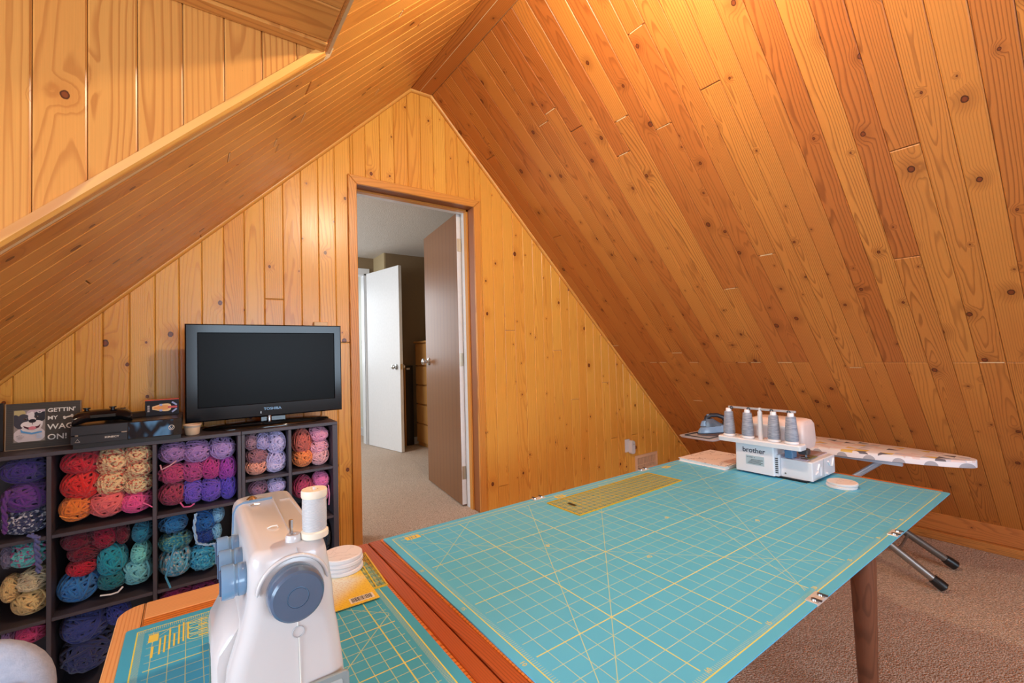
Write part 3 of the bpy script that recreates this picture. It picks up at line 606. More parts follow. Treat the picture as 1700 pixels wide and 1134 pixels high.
ln_ = N.math('MULTIPLY', N.math('LESS_THAN', N.math('FRACT', N.math('MULTIPLY', Y_, 130.0)), 0.25), N.math('GREATER_THAN', N.noise(N.comb(N.math('MULTIPLY', X_, 220.0), N.math('MULTIPLY', Y_, 130.0), 0), 1.0, 1.0), 0.5))
cc = N.mix(white, s2l((236, 198, 40)), s2l((226, 226, 206))); CARDM = N.out(N.mix(N.math('MULTIPLY', ln_, 0.6), cc, s2l((196, 130, 30))), 0.3)
obj('card_sheet', MB().box(-0.18, 0, 0, 0.20, 0, 0.0006), CARDM, ic, 0, FCD.copy())
obj('barcode_patch', MB().box(-0.062, -0.008, 0.010, 0.034, 0.0006, 0.0008), WINK, ic, 0, FCD.copy())
xx = -0.058; bc = MB()
while xx < -0.013:
    wd = random.choice((0.0008, 0.0014, 0.002)); bc.box(xx, xx+wd, 0.013, 0.032, 0.0008, 0.0010); xx += wd+random.choice((0.0008, 0.0013))
o = obj('barcode_bars', bc, BLACK, ic, 0, FCD.copy()); o['kind'] = 'stuff'
# round coasters
N = NT('marbled_cork'); o_ = N.obj(); f_ = N.noise(N.vmath('SCALE', o_, 1.0), 14.0, 5.0)
vein = N.maprange(N.math('ABSOLUTE', N.math('SUBTRACT', f_, 0.5)), 0.0, 0.02, 1.0, 0.0)
COAST = N.out(N.mix(N.math('MULTIPLY', vein, 0.35), s2l((232, 224, 222)), s2l((170, 164, 168))), 0.45)
COASTE = plain('coaster_edge', (214, 212, 214), 0.6)
def coaster(x, y, z, r, h, label, grp):
    t = thing('coaster', label, 'coaster', (x, y, z), random.uniform(0, 6), grp)
    obj('disc', MB().lathe([(0, 0), (r-0.002, 0), (r, 0.002), (r, h-0.002), (r-0.002, h-0.0006), (0, h-0.0006)], 40, (x, y, z)), COASTE, t, 30)
    obj('marbled_face', MB().lathe([(0, h-0.0006), (r-0.0022, h-0.0006), (r-0.003, h), (0, h)], 40, (x, y, z)), COAST, t, 30)
h_ = 0.0105
for i in range(4): coaster(0.318+(0.002, -0.001, 0.0015, 0)[i], 1.232+(0, 0.002, -0.001, 0)[i], TZ+0.0075+i*h_, 0.051, h_, ('bottom white coaster of the left stack, lying on the square ruler', 'second coaster from below in the left stack', 'third coaster from below in the left stack', 'topmost white marbled coaster of the left stack')[i], 'coasters left of the big mat')
for i in range(2): coaster(2.070+0.003*i, 0.688-0.002*i, TZ+0.0034+i*h_, 0.051, h_, ('lower white coaster on the big mat in front of the serger', 'upper white marbled coaster in front of the serger')[i], 'coasters in front of the serger')
# notebook
nb = thing('notebook', 'white marbled spiral notebook on the mat beside the serger', 'notebook', (2.1, 1.22, TZ+0.004))
FN = Matrix.Translation((1.968, 1.095, TZ+0.0034)) @ Matrix.Rotation(-0.03, 4, 'Z')
N = NT('notebook_cover'); o_ = N.obj(); f_ = N.noise(o_, 9.0, 4.0); vein = N.maprange(N.math('ABSOLUTE', N.math('SUBTRACT', f_, 0.5)), 0.0, 0.012, 1.0, 0.0)
NBC = N.out(N.mix(N.math('MULTIPLY', vein, 0.7), N.mix(N.noise(o_, 4.0, 2.0), s2l((238, 220, 214)), s2l((244, 236, 236))), s2l((120, 96, 106))), 0.35)
obj('page_block', MB().box(0.004, 0.270, 0.010, 0.248, 0.002, 0.014), plain('paper', (236, 234, 230), 0.8), nb, 0, FN.copy())
obj('cover', MB().box(0, 0.275, 0.006, 0.252, 0.014, 0.016), NBC, nb, 0, FN.copy()); obj('cover', MB().box(0, 0.275, 0.006, 0.252, 0.0, 0.002), NBC, nb, 0, FN.copy())
for i in range(26): x = 0.012+i*0.0098; obj('spiral_ring', MB().tube([(x+0.0006*k, 0.006+0.010*math.cos(2*PI*k/10), 0.0105+0.0095*math.sin(2*PI*k/10)) for k in range(10)], 0.0009, 5, True), STEEL, nb, 40, FN.copy())
# ------------------------------------------------------------------ sewing machine seen from its handwheel end
sm = thing('sewing_machine', 'white sewing machine on the left leaf with a slate blue handwheel', 'sewing machine', (0.11, 0.85, TZ+0.0034))
z0 = TZ+0.0036
body = MB().rrect([(z0, 0.030, 0.188, 0.672, 0.860, 0.018), (z0+0.02, 0.028, 0.187, 0.674, 0.860, 0.02), (0.835, 0.031, 0.183, 0.682, 0.858, 0.022), (0.866, 0.033, 0.181, 0.686, 0.856, 0.022), (0.900, 0.036, 0.1775, 0.689, 0.852, 0.022), (0.918, 0.041, 0.1755, 0.690, 0.850, 0.022),
    (0.940, 0.048, 0.1715, 0.690, 0.848, 0.022), (0.958, 0.0525, 0.170, 0.690, 0.848, 0.022), (0.975, 0.0565, 0.169, 0.690, 0.848, 0.022), (0.992, 0.0595, 0.167, 0.690, 0.848, 0.022)], 6)
obj('column', body, WPL, sm, 50)
arm = MB().rrect([(0.972, 0.0572, 0.168, 0.6905, 1.012, 0.020), (0.985, 0.0590, 0.1675, 0.6905, 1.016, 0.021), (1.010, 0.0600, 0.1645, 0.6905, 1.016, 0.021), (1.034, 0.0608, 0.1605, 0.692, 1.014, 0.020), (1.043, 0.0635, 0.158, 0.695, 1.011, 0.018), (1.048, 0.0680, 0.154, 0.699, 1.007, 0.016), (1.050, 0.0740, 0.149, 0.705, 1.001, 0.014)], 6)
obj('arm', arm, WPL, sm, 50)
obj('needle_head', MB().rrect([(0.865, 0.066, 0.160, 0.93, 1.012, 0.02), (0.875, 0.060, 0.165, 0.925, 1.015, 0.02), (0.985, 0.059, 0.1668, 0.92, 1.0155, 0.021)], 6), WPL, sm, 50)
obj('bed', MB().rrect([(z0, 0.045, 0.172, 0.845, 1.085, 0.015), (0.815, 0.045, 0.172, 0.845, 1.085, 0.015), (0.820, 0.050, 0.168, 0.845, 1.080, 0.012)], 5), WPL, sm, 50)
obj('presser_foot', MB().box(0.107, 0.113, 0.965, 0.971, 0.835, 0.868).box(0.098, 0.122, 0.955, 0.985, 0.822, 0.828), CHROME, sm, 0)
# operator side panel with the stitch chart
sp = MB(); secs = []
for y_, ins in ((0.722, 0.006), (0.730, 0.0), (0.865, 0.0), (0.880, 0.010)):
    secs.append([(0.06, y_, z0), (0.024+ins, y_, z0), (0.020+ins, y_, 0.86), (0.0195+ins, y_, 0.905), (0.022+ins, y_, 0.918), (0.034+ins, y_, 0.940-ins), (0.050, y_, 0.954-ins), (0.062, y_, 0.958-ins)])
obj('front_panel', sp.loft(secs), WPL, sm, 50)
CH = plain('chart_green', (96, 136, 128), 0.5)
for i in range(3):
    for j in range(8):
        yy = 0.762+i*0.020; zz = 0.900-j*0.011-i*0.004
        obj('stitch_symbol', MB().box(0.0188, 0.0208, yy, yy+0.014, zz-0.008, zz), CH, sm, 0)
obj('reverse_lever', MB().box(0.014, 0.026, 0.748, 0.760, 0.798, 0.824, 0.003), BLUEG, sm)
hw = MB(); prof = [(0.0, 0.010), (0.030, 0.010), (0.0345, 0.004), (0.0353, -0.004), (0.0350, -0.016), (0.0330, -0.023), (0.0300, -0.0255), (0.0136, -0.0262), (0.0133, -0.0248), (0.0124, -0.0248), (0.0121, -0.0268), (0.0, -0.0270)]
hw.loft([[(0.1135+max(r, 1e-5)*math.cos(a), 0.684+h, 0.9945+max(r, 1e-5)*math.sin(a)) for a in [2*PI*k/48 for k in range(48)]] for r, h in prof])
obj('handwheel', hw, BLUEG, sm, 25)
obj('handwheel_ring', MB().tube([(0.1135+0.0128*math.cos(a), 0.6592, 0.9945+0.0128*math.sin(a)) for a in [2*PI*k/40 for k in range(40)]], 0.0006, 6, True), BLUEL, sm, 50)
obj('wheel_shroud', MB().tube([(0.1135+0.0445*math.cos(a), 0.690, 0.993+0.0445*math.sin(a)) for a in [PI*0.02+PI*0.96*k/30 for k in range(31)]], [0.0006]+[0.0028]*29+[0.0006], 8), WPL, sm, 60)
SEAM = plain('seam_grey', (186, 184, 186), 0.4)
obj('seam', MB().tube([(0.119, 0.704, 1.0485), (0.119, 0.6945, 1.044), (0.119, 0.6900, 1.035)], 0.0007, 6), SEAM, sm, 50)
obj('seam', MB().tube([(0.118, 0.6895, 0.955), (0.118, 0.6895, 0.9405)], 0.0008, 6), WINK, sm, 50); obj('seam', MB().tube([(0.119, 0.6885, 0.9255), (0.120, 0.6845, 0.86), (0.121, 0.6745, 0.79)], 0.0008, 6), WINK, sm, 50)
obj('screw_cover', MB().tube([(0.1185+0.0075*math.cos(a), 0.6890, 0.933+0.0075*math.sin(a)) for a in [2*PI*k/24 for k in range(24)]], 0.0007, 6, True), SEAM, sm, 50)
sk = frame((0.1545, 0.6795, 0.842), (1, 0, 0), (0, 0.10, 1))
obj('socket_plate', MB().rrect([(0, -0.028, 0.028, -0.052, 0.020, 0.006), (0.004, -0.028, 0.028, -0.052, 0.020, 0.006), (0.005, -0.027, 0.027, -0.051, 0.019, 0.005)]), GREYP, sm, 40, sk.copy())
obj('socket_recess', MB().rrect([(0.0048, -0.022, 0.018, -0.046, 0.012, 0.003), (0.0056, -0.022, 0.018, -0.046, 0.012, 0.003)]), plain('socket_light', (176, 180, 178), 0.4), sm, 40, sk.copy())
obj('power_switch', MB().lathe([(0, 0.005), (0.007, 0.005), (0.007, 0.008), (0, 0.009)], 16, (0.008, 0.0, 0)), BLACK, sm, 30, sk.copy()); obj('socket_hole', MB().box(-0.016, -0.006, -0.020, 0.002, 0.0054, 0.0060), BLACK, sm, 0, sk.copy())
for (yc, zc) in ((0.735, 1.008), (0.795, 1.008), (0.855, 1.008)):
    obj('stitch_dial', MB().lathe([(0, 0.03), (0.0215, 0.03), (0.0225, 0.027), (0.0225, 0.016), (0.0205, 0.014), (0.0205, 0.011), (0.0215, 0.010), (0.0215, 0.004), (0.0200, 0.0), (0, 0.0)][::-1], 32).xform(Matrix(((0, 0, -1, 0.061), (1, 0, 0, yc), (0, 1, 0, zc), (0, 0, 0, 1)))), BLUEL, sm, 25)
    obj('dial_ridge', MB().box(0.029, 0.0325, yc-0.003, yc+0.003, zc-0.017, zc+0.017, 0.001), BLUEG, sm)
obj('thread_channel', MB().tube([(0.0605, 0.955, 1.000), (0.0610, 0.955, 1.034), (0.066, 0.955, 1.0465), (0.076, 0.955, 1.0505), (0.100, 0.955, 1.0506), (0.122, 0.955, 1.0506)], 0.0030, 6), BLUEL, sm, 40)
obj('thread_guide', MB().lathe([(0, 0), (0.008, 0), (0.009, 0.004), (0.004, 0.008), (0, 0.009)], 16, (0.090, 0.965, 1.050)), CHROME, sm); obj('thread_guide', MB().tube([(0.085, 0.930, 1.051), (0.090, 0.928, 1.0525), (0.098, 0.930, 1.051)], 0.0016, 6), CHROME, sm)
obj('lid_line', MB().tube([(0.123, 0.955, 1.0502), (0.121, 0.85, 1.0504), (0.119, 0.745, 1.0504)], 0.0007, 4), SEAM, sm); obj('lid_line', MB().tube([(0.132, 0.935, 1.0502), (0.148, 0.935, 1.0502), (0.149, 0.84, 1.0500), (0.149, 0.75, 1.0498)], 0.0007, 4), SEAM, sm)
obj('tension_hook', MB().tube([(0.094, 0.790, 1.0505), (0.100, 0.787, 1.0535), (0.107, 0.785, 1.0535), (0.108, 0.784, 1.0505)], 0.0011, 6), WINK, sm)
obj('winder_base', MB().lathe([(0, 0), (0.0105, 0), (0.0105, 0.006), (0.009, 0.009), (0.004, 0.009), (0.004, 0.007), (0, 0.007)], 20, (0.118, 0.716, 1.050)), WPL, sm)
obj('winder_pin', MB().tube([(0.116, 0.722, 1.050), (0.116, 0.722, 1.078)], 0.0028, 8), CHROME, sm); obj('spool_pin', MB().tube([(0.146, 0.712, 1.048), (0.146, 0.712, 1.122)], 0.002, 6), WPL, sm)
spz = 1.0508; st_ = thing('thread_spool', 'spool of pale grey thread standing on the sewing machine', 'spool', (0.146, 0.712, spz))
SPW = plain('spool_ivory', (236, 222, 200), 0.5)
N = NT('grey_thread'); o_ = N.obj(); X_, Y_, Z_ = N.sep(o_); wv = N.math('SINE', N.math('MULTIPLY', N.math('ADD', Z_, N.math('MULTIPLY', N.noise(o_, 60.0, 2.0), 0.004)), 4200.0))
N.bump(wv, 0.5, 0.0005); GTHREAD = N.out(N.mix(N.maprange(wv, -1, 1), s2l((188, 188, 192)), s2l((222, 220, 218))), 0.45, 0, 0.5)
obj('lower_flange', MB().lathe([(0.0022, 0), (0.0185, 0), (0.0190, 0.004), (0.0185, 0.008), (0.016, 0.010), (0.0022, 0.010)], 32, (0.146, 0.712, spz)), SPW, st_)
obj('thread_winding', MB().lathe([(0.0022, 0.010), (0.0155, 0.010), (0.0165, 0.013), (0.0168, 0.035), (0.0165, 0.054), (0.0155, 0.057), (0.0022, 0.057)], 32, (0.146, 0.712, spz)), GTHREAD, st_)
obj('upper_flange', MB().lathe([(0.0022, 0.057), (0.0172, 0.057), (0.0178, 0.059), (0.0178, 0.066), (0.0170, 0.068), (0.006, 0.0675), (0.005, 0.066), (0.0022, 0.066)], 32, (0.146, 0.712, spz)), SPW, st_)
# ------------------------------------------------------------------ serger
sg = thing('serger', 'white overlock machine with four cones standing on the big mat', 'serger', (2.12, 0.92, TZ+0.0034))
zb = TZ+0.0036
obj('foot', MB().box(2.02, 2.24, 0.79, 1.05, zb, zb+0.008), BLACK, sg, 0)
obj('main_body', MB().rrect([(zb+0.008, 2.000, 2.17, 0.905, 1.070, 0.006), (0.885, 2.000, 2.17, 0.905, 1.068, 0.006), (0.892, 2.003, 2.17, 0.905, 1.066, 0.005)]), WPL2, sg)
obj('looper_cover', MB().rrect([(zb+0.008, 2.030, 2.262, 0.772, 0.893, 0.005), (0.833, 2.030, 2.262, 0.772, 0.893, 0.005), (0.837, 2.033, 2.258, 0.775, 0.893, 0.004)]), WPL2, sg)
obj('vent_column', MB().box(2.012, 2.10, 0.893, 0.905, zb+0.008, 0.850), WPL2, sg, 0)
for i in range(8): obj('vent_slot', MB().box(2.0095, 2.0125, 0.8935, 0.9045, 0.775+i*0.0085, 0.779+i*0.0085), DARKG, sg, 0)
obj('needle_plate', MB().box(2.05, 2.262, 0.80, 0.905, 0.837, 0.840), plain('plate_lilac', (196, 188, 206), 0.25, 0.3), sg, 0)
obj('upper_arm', MB().rrect([(0.870, 2.08, 2.22, 0.825, 1.05, 0.02), (0.90, 2.075, 2.225, 0.820, 1.055, 0.022), (0.970, 2.085, 2.225, 0.824, 1.052, 0.024), (0.986, 2.092, 2.215, 0.830, 1.044, 0.024), (0.992, 2.11, 2.20, 0.842, 1.03, 0.02)]), plain('serger_pink_white', (232, 212, 208), 0.35), sg, 50)
obj('face_plate', MB().box(2.0735, 2.0775, 0.86, 1.03, 0.908, 0.966, 0.002), WPL2, sg)
for (yy, zz) in ((0.99, 0.955), (0.935, 0.955), (0.925, 0.938), (0.875, 0.958), (0.875, 0.938), (0.87, 0.915)):
    obj('screw', MB().lathe([(0, 0), (0.0045, 0), (0.004, 0.003), (0, 0.0035)], 10).xform(Matrix(((0, 0, -1, 2.0737), (1, 0, 0, yy), (0, 1, 0, zz), (0, 0, 0, 1)))), STEEL, sg)
obj('spool_tray', MB().rrect([(0.888, 1.972, 2.030, 0.790, 1.132, 0.008), (0.905, 1.970, 2.032, 0.788, 1.134, 0.009), (0.910, 1.973, 2.029, 0.791, 1.131, 0.007)]), WPL2, sg)
obj('presser_foot', MB().box(2.10, 2.108, 0.815, 0.823, 0.842, 0.88).box(2.07, 2.125, 0.802, 0.834, 0.841, 0.846), CHROME, sg, 0); obj('needle_clamp', MB().box(2.085, 2.12, 0.81, 0.845, 0.852, 0.876, 0.003), DARKG, sg)
obj('blade_guard', MB().box(2.03, 2.075, 0.845, 0.875, 0.841, 0.875, 0.002), plain('guard_blue', (92, 124, 160), 0.2), sg)
obj('fabric_scrap', MB().box(2.07, 2.15, 0.795, 0.83, 0.8405, 0.8425), plain('scrap_khaki', (120, 112, 60), 0.7), sg, 0)
obj('telescopic_post', MB().tube([(2.005, 0.957, 0.91), (2.005, 0.957, 1.03)], 0.0095, 14), WPL2, sg); obj('telescopic_post', MB().tube([(2.005, 0.957, 1.03), (2.005, 0.957, 1.046)], 0.006, 10), WPL2, sg)
obj('guide_bar', MB().box(2.0, 2.010, 0.815, 1.095, 1.036, 1.045, 0.001), plain('bar_silver', (206, 204, 210), 0.3, 0.4), sg)
for yy in (1.078, 1.002, 0.905, 0.838): obj('thread_eyelet', MB().tube([(1.997, yy+0.006*math.cos(a), 1.038+0.006*math.sin(a)) for a in [2*PI*k/12 for k in range(12)]], 0.0018, 6, True), DARKG, sg)
for i, s_ in enumerate('brother'): pass
text('printed_name', 'brother', 0.030, frame((1.9993, 1.036, 0.848), (0, -1, 0), (0, 0, 1)), plain('navy_ink', (50, 54, 72), 0.5), sg, 0.0002, 0.0004, 1.02)
obj('rating_label', MB().box(1.9988, 2.0, 0.945, 1.022, 0.795, 0.835), plain('label_grey', (176, 192, 200), 0.4), sg, 0)
text('rating_text', 'brother  e', 0.0085, frame((1.9985, 1.018, 0.825), (0, -1, 0), (0, 0, 1)), plain('navy_ink', (50, 54, 72), 0.5), sg, 0.0001)
for i in range(4): obj('rating_line', MB().box(1.9983, 1.9988, 0.950+0.008*(i % 2), 1.000+0.005*i, 0.817-i*0.0055, 0.819-i*0.0055), DARKG, sg, 0)
SC_ = plain('moulded_white', (240, 238, 242), 0.3)
for nm, pts, r in (('moulded_lever', [(2.075, 0.770, 0.80), (2.09, 0.769, 0.822), (2.095, 0.770, 0.812)], 0.004), ('moulded_lever', [(2.10, 0.769, 0.775), (2.10, 0.769, 0.812)], 0.005), ('moulded_lever', [(2.055, 0.770, 0.785), (2.075, 0.769, 0.795)], 0.003), ('moulded_lever', [(2.20, 0.769, 0.80), (2.18, 0.769, 0.82)], 0.0035), ('moulded_lever', [(2.235, 0.770, 0.795), (2.235, 0.769, 0.825), (2.215, 0.769, 0.795)], 0.0032), ('moulded_knob', [(2.165, 0.772, 0.772), (2.165, 0.764, 0.772)], 0.006)):
    obj(nm, MB().tube(pts, r, 8), SC_, sg, 50)
obj('cover_groove', MB().box(2.139, 2.141, 0.7714, 0.7722, 0.765, 0.835), GREYP, sg, 0)
obj('lock_screw', MB().lathe([(0, 0), (0.004, 0), (0.003, 0.002), (0, 0.002)], 10).xform(Matrix(((0, 0, -1, 2.0302), (1, 0, 0, 0.874), (0, 1, 0, 0.776), (0, 0, 0, 1)))), STEEL, sg)
N = NT('cone_thread'); o_ = N.obj(); X_, Y_, Z_ = N.sep(o_); wv = N.math('SINE', N.math('MULTIPLY', N.math('ADD', Z_, N.math('MULTIPLY', N.math('ADD', X_, Y_), 0.25)), 2600.0))
N.bump(wv, 0.4, 0.0005); CONE = N.out(N.mix(N.maprange(N.noise(N.comb(N.math('MULTIPLY', X_, 40.0), N.math('MULTIPLY', Y_, 40.0), N.math('MULTIPLY', Z_, 300.0)), 1.0, 2.0), 0.3, 0.7), s2l((128, 134, 150)), s2l((166, 170, 184))), 0.4, 0, 0.5)
for i, yy in enumerate((1.093, 1.009, 0.900, 0.832)):
    t = thing('thread_cone', ('grey thread cone at the far left of the serger tray', 'second grey thread cone from the left on the serger tray', 'third grey thread cone, right of the telescopic post', 'nearest grey thread cone, at the right end of the serger tray')[i], 'thread cone', (2.0, yy, 0.9105), 0, 'grey thread cones on the serger')
    c = (2.0, yy, 0.9105)
    obj('plastic_base', MB().lathe([(0, 0), (0.024, 0), (0.026, 0.002), (0.026, 0.007), (0.022, 0.010), (0, 0.010)], 24, c), SC_, t)
    obj('thread_winding', MB().lathe([(0, 0.010), (0.0225, 0.010), (0.0252, 0.016), (0.0245, 0.035), (0.0185, 0.106), (0.0170, 0.111), (0, 0.111)], 28, c), CONE, t)
    obj('cone_tip', MB().lathe([(0, 0.111), (0.0125, 0.111), (0.0115, 0.123), (0.009, 0.125), (0, 0.125)], 18, c), SC_, t)
# ------------------------------------------------------------------ ironing board
ib = thing('ironing_board', 'ironing board with a triangle print cover along the sloped wall', 'ironing board', (3.0, 1.0, 0))
N = NT('triangle_print'); o_ = N.obj(); X_, Y_, Z_ = N.sep(o_)
u_ = N.math('DIVIDE', X_, 0.046); v_ = N.math('DIVIDE', Y_, 0.052); row = N.math('FLOOR', v_)
fu = N.math('FRACT', u_); fv = N.math('FRACT', v_); up_ = N.math('LESS_THAN', N.math('ABSOLUTE', N.math('SUBTRACT', fu, 0.5)), N.math('MULTIPLY', fv, 0.5))
WN = N.n('ShaderNodeTexWhiteNoise', noise_dimensions='3D'); N.put(N.comb(N.math('FLOOR', N.math('ADD', u_, N.math('MULTIPLY', N.math('SUBTRACT', 1.0, up_), 0.5))), row, up_), WN.inputs['Vector'])
rv = WN.outputs['Value']
col = N.mix(N.math('GREATER_THAN', rv, 0.50), s2l((238, 230, 230)), s2l((232, 210, 206)))
col = N.mix(N.math('GREATER_THAN', rv, 0.74), col, s2l((206, 204, 214)))
col = N.mix(N.math('GREATER_THAN', rv, 0.84), col, s2l((230, 196, 110))); col = N.mix(N.math('GREATER_THAN', rv, 0.925), col, s2l((112, 108, 116)))
sk_ = N.math('LESS_THAN', Z_, 0.7325); yq = N.math('SUBTRACT', N.math('FRACT', N.math('DIVIDE', Y_, 0.115)), 0.5); zq = N.math('DIVIDE', N.math('SUBTRACT', Z_, 0.706), 0.115)
semi = N.math('LESS_THAN', N.math('ADD', N.math('MULTIPLY', yq, yq), N.math('MULTIPLY', zq, zq)), 0.045)
col = N.mix(sk_, col, N.mix(N.math('MULTIPLY', semi, 0.8), s2l((236, 234, 240)), s2l((150, 152, 164))))
N.bump(N.noise(o_, 400.0, 1.0), 0.2, 0.001); TRI = N.out(col, 0.85, 0, 0.2)
def board_outline(k=1.0):
    pts = []; half = 0.165*k
    prof = [(0.455, 0.0), (0.460, 0.022), (0.472, 0.042), (0.495, 0.062), (0.54, 0.085), (0.62, 0.112), (0.74, 0.138), (0.90, 0.158), (1.10, 0.165), (1.46, 0.165), (1.49, 0.160), (1.50, 0.15)]
    L_ = [(3.02-wd*k+(0.028 if y_ < 0.5 else 0.028*max(0, (0.9-y_)/0.4)), y_) for y_, wd in prof]; R_ = [(3.02+wd*k+(0.028 if y_ < 0.5 else 0.028*max(0, (0.9-y_)/0.4)), y_) for y_, wd in prof[::-1]]
    return L_+R_[:-1]
bo = board_outline(); bi = board_outline(0.94)
zt_ = 0.742
obj('padded_cover', MB().loft([[(x, y, zt_-0.036) for x, y in bi], [(x, y, zt_-0.034) for x, y in bo], [(x, y, zt_-0.008) for x, y in bo], [(x, y+0.0, zt_-0.002) for x, y in board_outline(0.975)], [(x, y, zt_) for x, y in bi]]), TRI, ib, 40, None, (3.02, 1.0, 0))
BM = plain('board_blue_metal', (176, 196, 220), 0.35, 0.3)
obj('under_frame', MB().box(2.90, 2.92, 0.70, 1.52, 0.690, 0.706).box(3.12, 3.14, 0.70, 1.52, 0.690, 0.706).box(2.90, 3.14, 1.0, 1.02, 0.690, 0.706), BM, ib, 0)
def leg(p, q, r, m): return obj('leg', MB().tube([p, q], r, 12), m, ib, 50)
def foot_cap(p, q):
    p = Vector(p); q = Vector(q); d = (q-p).normalized(); return obj('rubber_foot', MB().tube([p-d*0.018, p-d*0.012, p+d*0.02, p+d*0.045], [0.016, 0.027, 0.027, 0.024], 14), BLACK, ib, 50)
A1, A2 = (3.19, 0.632, 0.033), (3.00, 1.42, 0.690); B1, B2 = (3.55, 0.650, 0.033), (3.10, 1.42, 0.690)
leg(A1, A2, 0.0200, STEEL); leg(B1, B2, 0.0200, plain('dull_grey_tube', (112, 104, 98), 0.5, 0.6)); foot_cap(A1, A2); foot_cap(B1, B2)
def lerp(a, b, t): return tuple(a[i]+(b[i]-a[i])*t for i in range(3))
obj('cross_brace', MB().tube([lerp(A1, A2, .22), (3.27, 0.81, 0.160), lerp(B1, B2, .22)], 0.007, 8), STEEL, ib, 50)
C1, C2 = (2.93, 1.56, 0.030), (2.98, 0.80, 0.690); D1, D2 = (3.13, 1.56, 0.030), (3.09, 0.80, 0.690)
leg(C1, C2, 0.0135, BM); leg(D1, D2, 0.0135, BM); foot_cap(C1, C2); foot_cap(D1, D2)
obj('iron_rest', MB().rrect([(0.722, 2.66, 2.98, 1.56, 1.80, 0.03), (0.732, 2.65, 2.99, 1.55, 1.81, 0.035)]), plain('rest_white', (222, 224, 232), 0.35), ib, 40)
obj('rest_wire', MB().tube([(2.68, 1.60, 0.734), (2.68, 1.77, 0.736), (2.95, 1.77, 0.736), (2.95, 1.60, 0.734)], 0.004, 6, True), DARKG, ib, 50); obj('rest_arm', MB().tube([(2.92, 1.48, 0.715), (2.92, 1.60, 0.724)], 0.008, 8).tube([(3.05, 1.48, 0.715), (2.96, 1.60, 0.724)], 0.008, 8), BM, ib, 50)
ir = thing('steam_iron', 'blue grey steam iron on the ironing board rest left of the serger', 'iron', (2.83, 1.68, 0.74))
FI = Matrix.Translation((2.735, 1.715, 0.7405)) @ Matrix.Rotation(-0.75, 4, 'Z') @ Matrix.Rotation(-0.10, 4, 'Y') @ Matrix.Scale(0.88, 4)
def iron_ring(x0, x1, wd, z):      # boat shaped outline pointing along -x
    L_ = x1-x0; pr = [(0, 0.02), (0.08, 0.35), (0.25, 0.66), (0.5, 0.9), (0.8, 1.0), (0.97, 0.95), (1.0, 0.8)]
    return [(x0+L_*a, -wd*b, z) for a, b in pr]+[(x0+L_*a, wd*b, z) for a, b in pr[::-1]]
IG = plain('iron_grey', (84, 96, 112), 0.25); IB = plain('iron_blue', (128, 158, 190), 0.2); IDK = plain('iron_dark', (44, 48, 58), 0.3)
obj('sole_plate', MB().loft([iron_ring(0, 0.23, 0.056, 0), iron_ring(0, 0.23, 0.056, 0.008)]), IDK, ir, 30, FI.copy())
obj('lower_body', MB().loft([iron_ring(0.006, 0.23, 0.054, 0.008), iron_ring(0.012, 0.228, 0.052, 0.030), iron_ring(0.035, 0.222, 0.044, 0.055)]), IB, ir, 50, FI.copy())
obj('water_tank', MB().loft([iron_ring(0.030, 0.200, 0.044, 0.050), iron_ring(0.045, 0.150, 0.036, 0.085), iron_ring(0.062, 0.125, 0.026, 0.108)]), IG, ir, 50, FI.copy())
obj('handle', MB().tube([(0.075, 0, 0.090), (0.085, 0, 0.118), (0.115, 0, 0.132), (0.160, 0, 0.128), (0.200, 0, 0.108), (0.215, 0, 0.080), (0.205, 0, 0.045)], [0.018, 0.018, 0.016, 0.016, 0.017, 0.018, 0.022], 10), IDK, ir, 60, FI.copy())
obj('steam_button', MB().box(0.085, 0.105, -0.010, 0.010, 0.128, 0.142, 0.003), IB, ir, 30, FI.copy()); obj('front_cap', MB().loft([iron_ring(0.028, 0.085, 0.026, 0.060), iron_ring(0.045, 0.085, 0.020, 0.096)]), IB, ir, 50, FI.copy())
obj('power_cord', MB().tube([(0.208, 0, 0.05), (0.230, 0.01, 0.03), (0.225, 0.04, 0.012), (0.16, 0.062, 0.006), (0.10, 0.070, 0.010)], 0.0045, 8), BLACK, ir, 60, FI.copy())
# ------------------------------------------------------------------ yarn shelf
YF, YB, ZS = 2.15, 2.445, 1.02
ss = thing('storage_shelf', 'dark espresso cube shelf with three wide columns full of yarn', 'shelf', (-0.25, 2.3, 0))
sn = thing('storage_shelf', 'narrow dark shelf with two columns of small cubbies at the doorway end', 'shelf', (0.35, 2.3, 0))
def sboard(name, x0, x1, z0, z1, par, y0=YF, y1=YB): return obj(name, MB().box(x0, x1, y0, y1, z0, z1, 0.0012), ESP, par)
CT = 0.0125
sboard('top_board', -0.680, 0.1645, ZS-0.0145, ZS, ss); 
for xv in (-0.680, -0.3985, -0.1200, 0.1520): sboard('upright', xv, xv+CT, 0.0, ZS-0.0146, ss)
SHX = ((-0.667, -0.3988), (-0.3857, -0.1203), (-0.1072, 0.1517)); SHZ = (0.7275, 0.4525, 0.165)
for x0, x1 in SHX:
    for zz in SHZ: sboard('shelf_board', x0, x1, zz, zz+0.0125, ss)
    obj('plinth', MB().box(x0, x1, YF+0.03, YF+0.045, 0.0, 0.1645), ESP, ss, 0)
obj('back_panel', MB().box(-0.68, 0.1645, YB, YB+0.005, 0.02, ZS-0.001), ESP, ss, 0)
sboard('top_board', 0.1655, 0.545, ZS-0.0145, ZS, sn)
for xv in (0.1655, 0.3395, 0.5225): sboard('upright', xv, xv+(0.0125 if xv < 0.5 else 0.0225), 0.0, ZS-0.0146, sn)
SNX = ((0.1785, 0.3392), (0.3525, 0.5222)); SNZ = (0.808, 0.586, 0.385, 0.165)
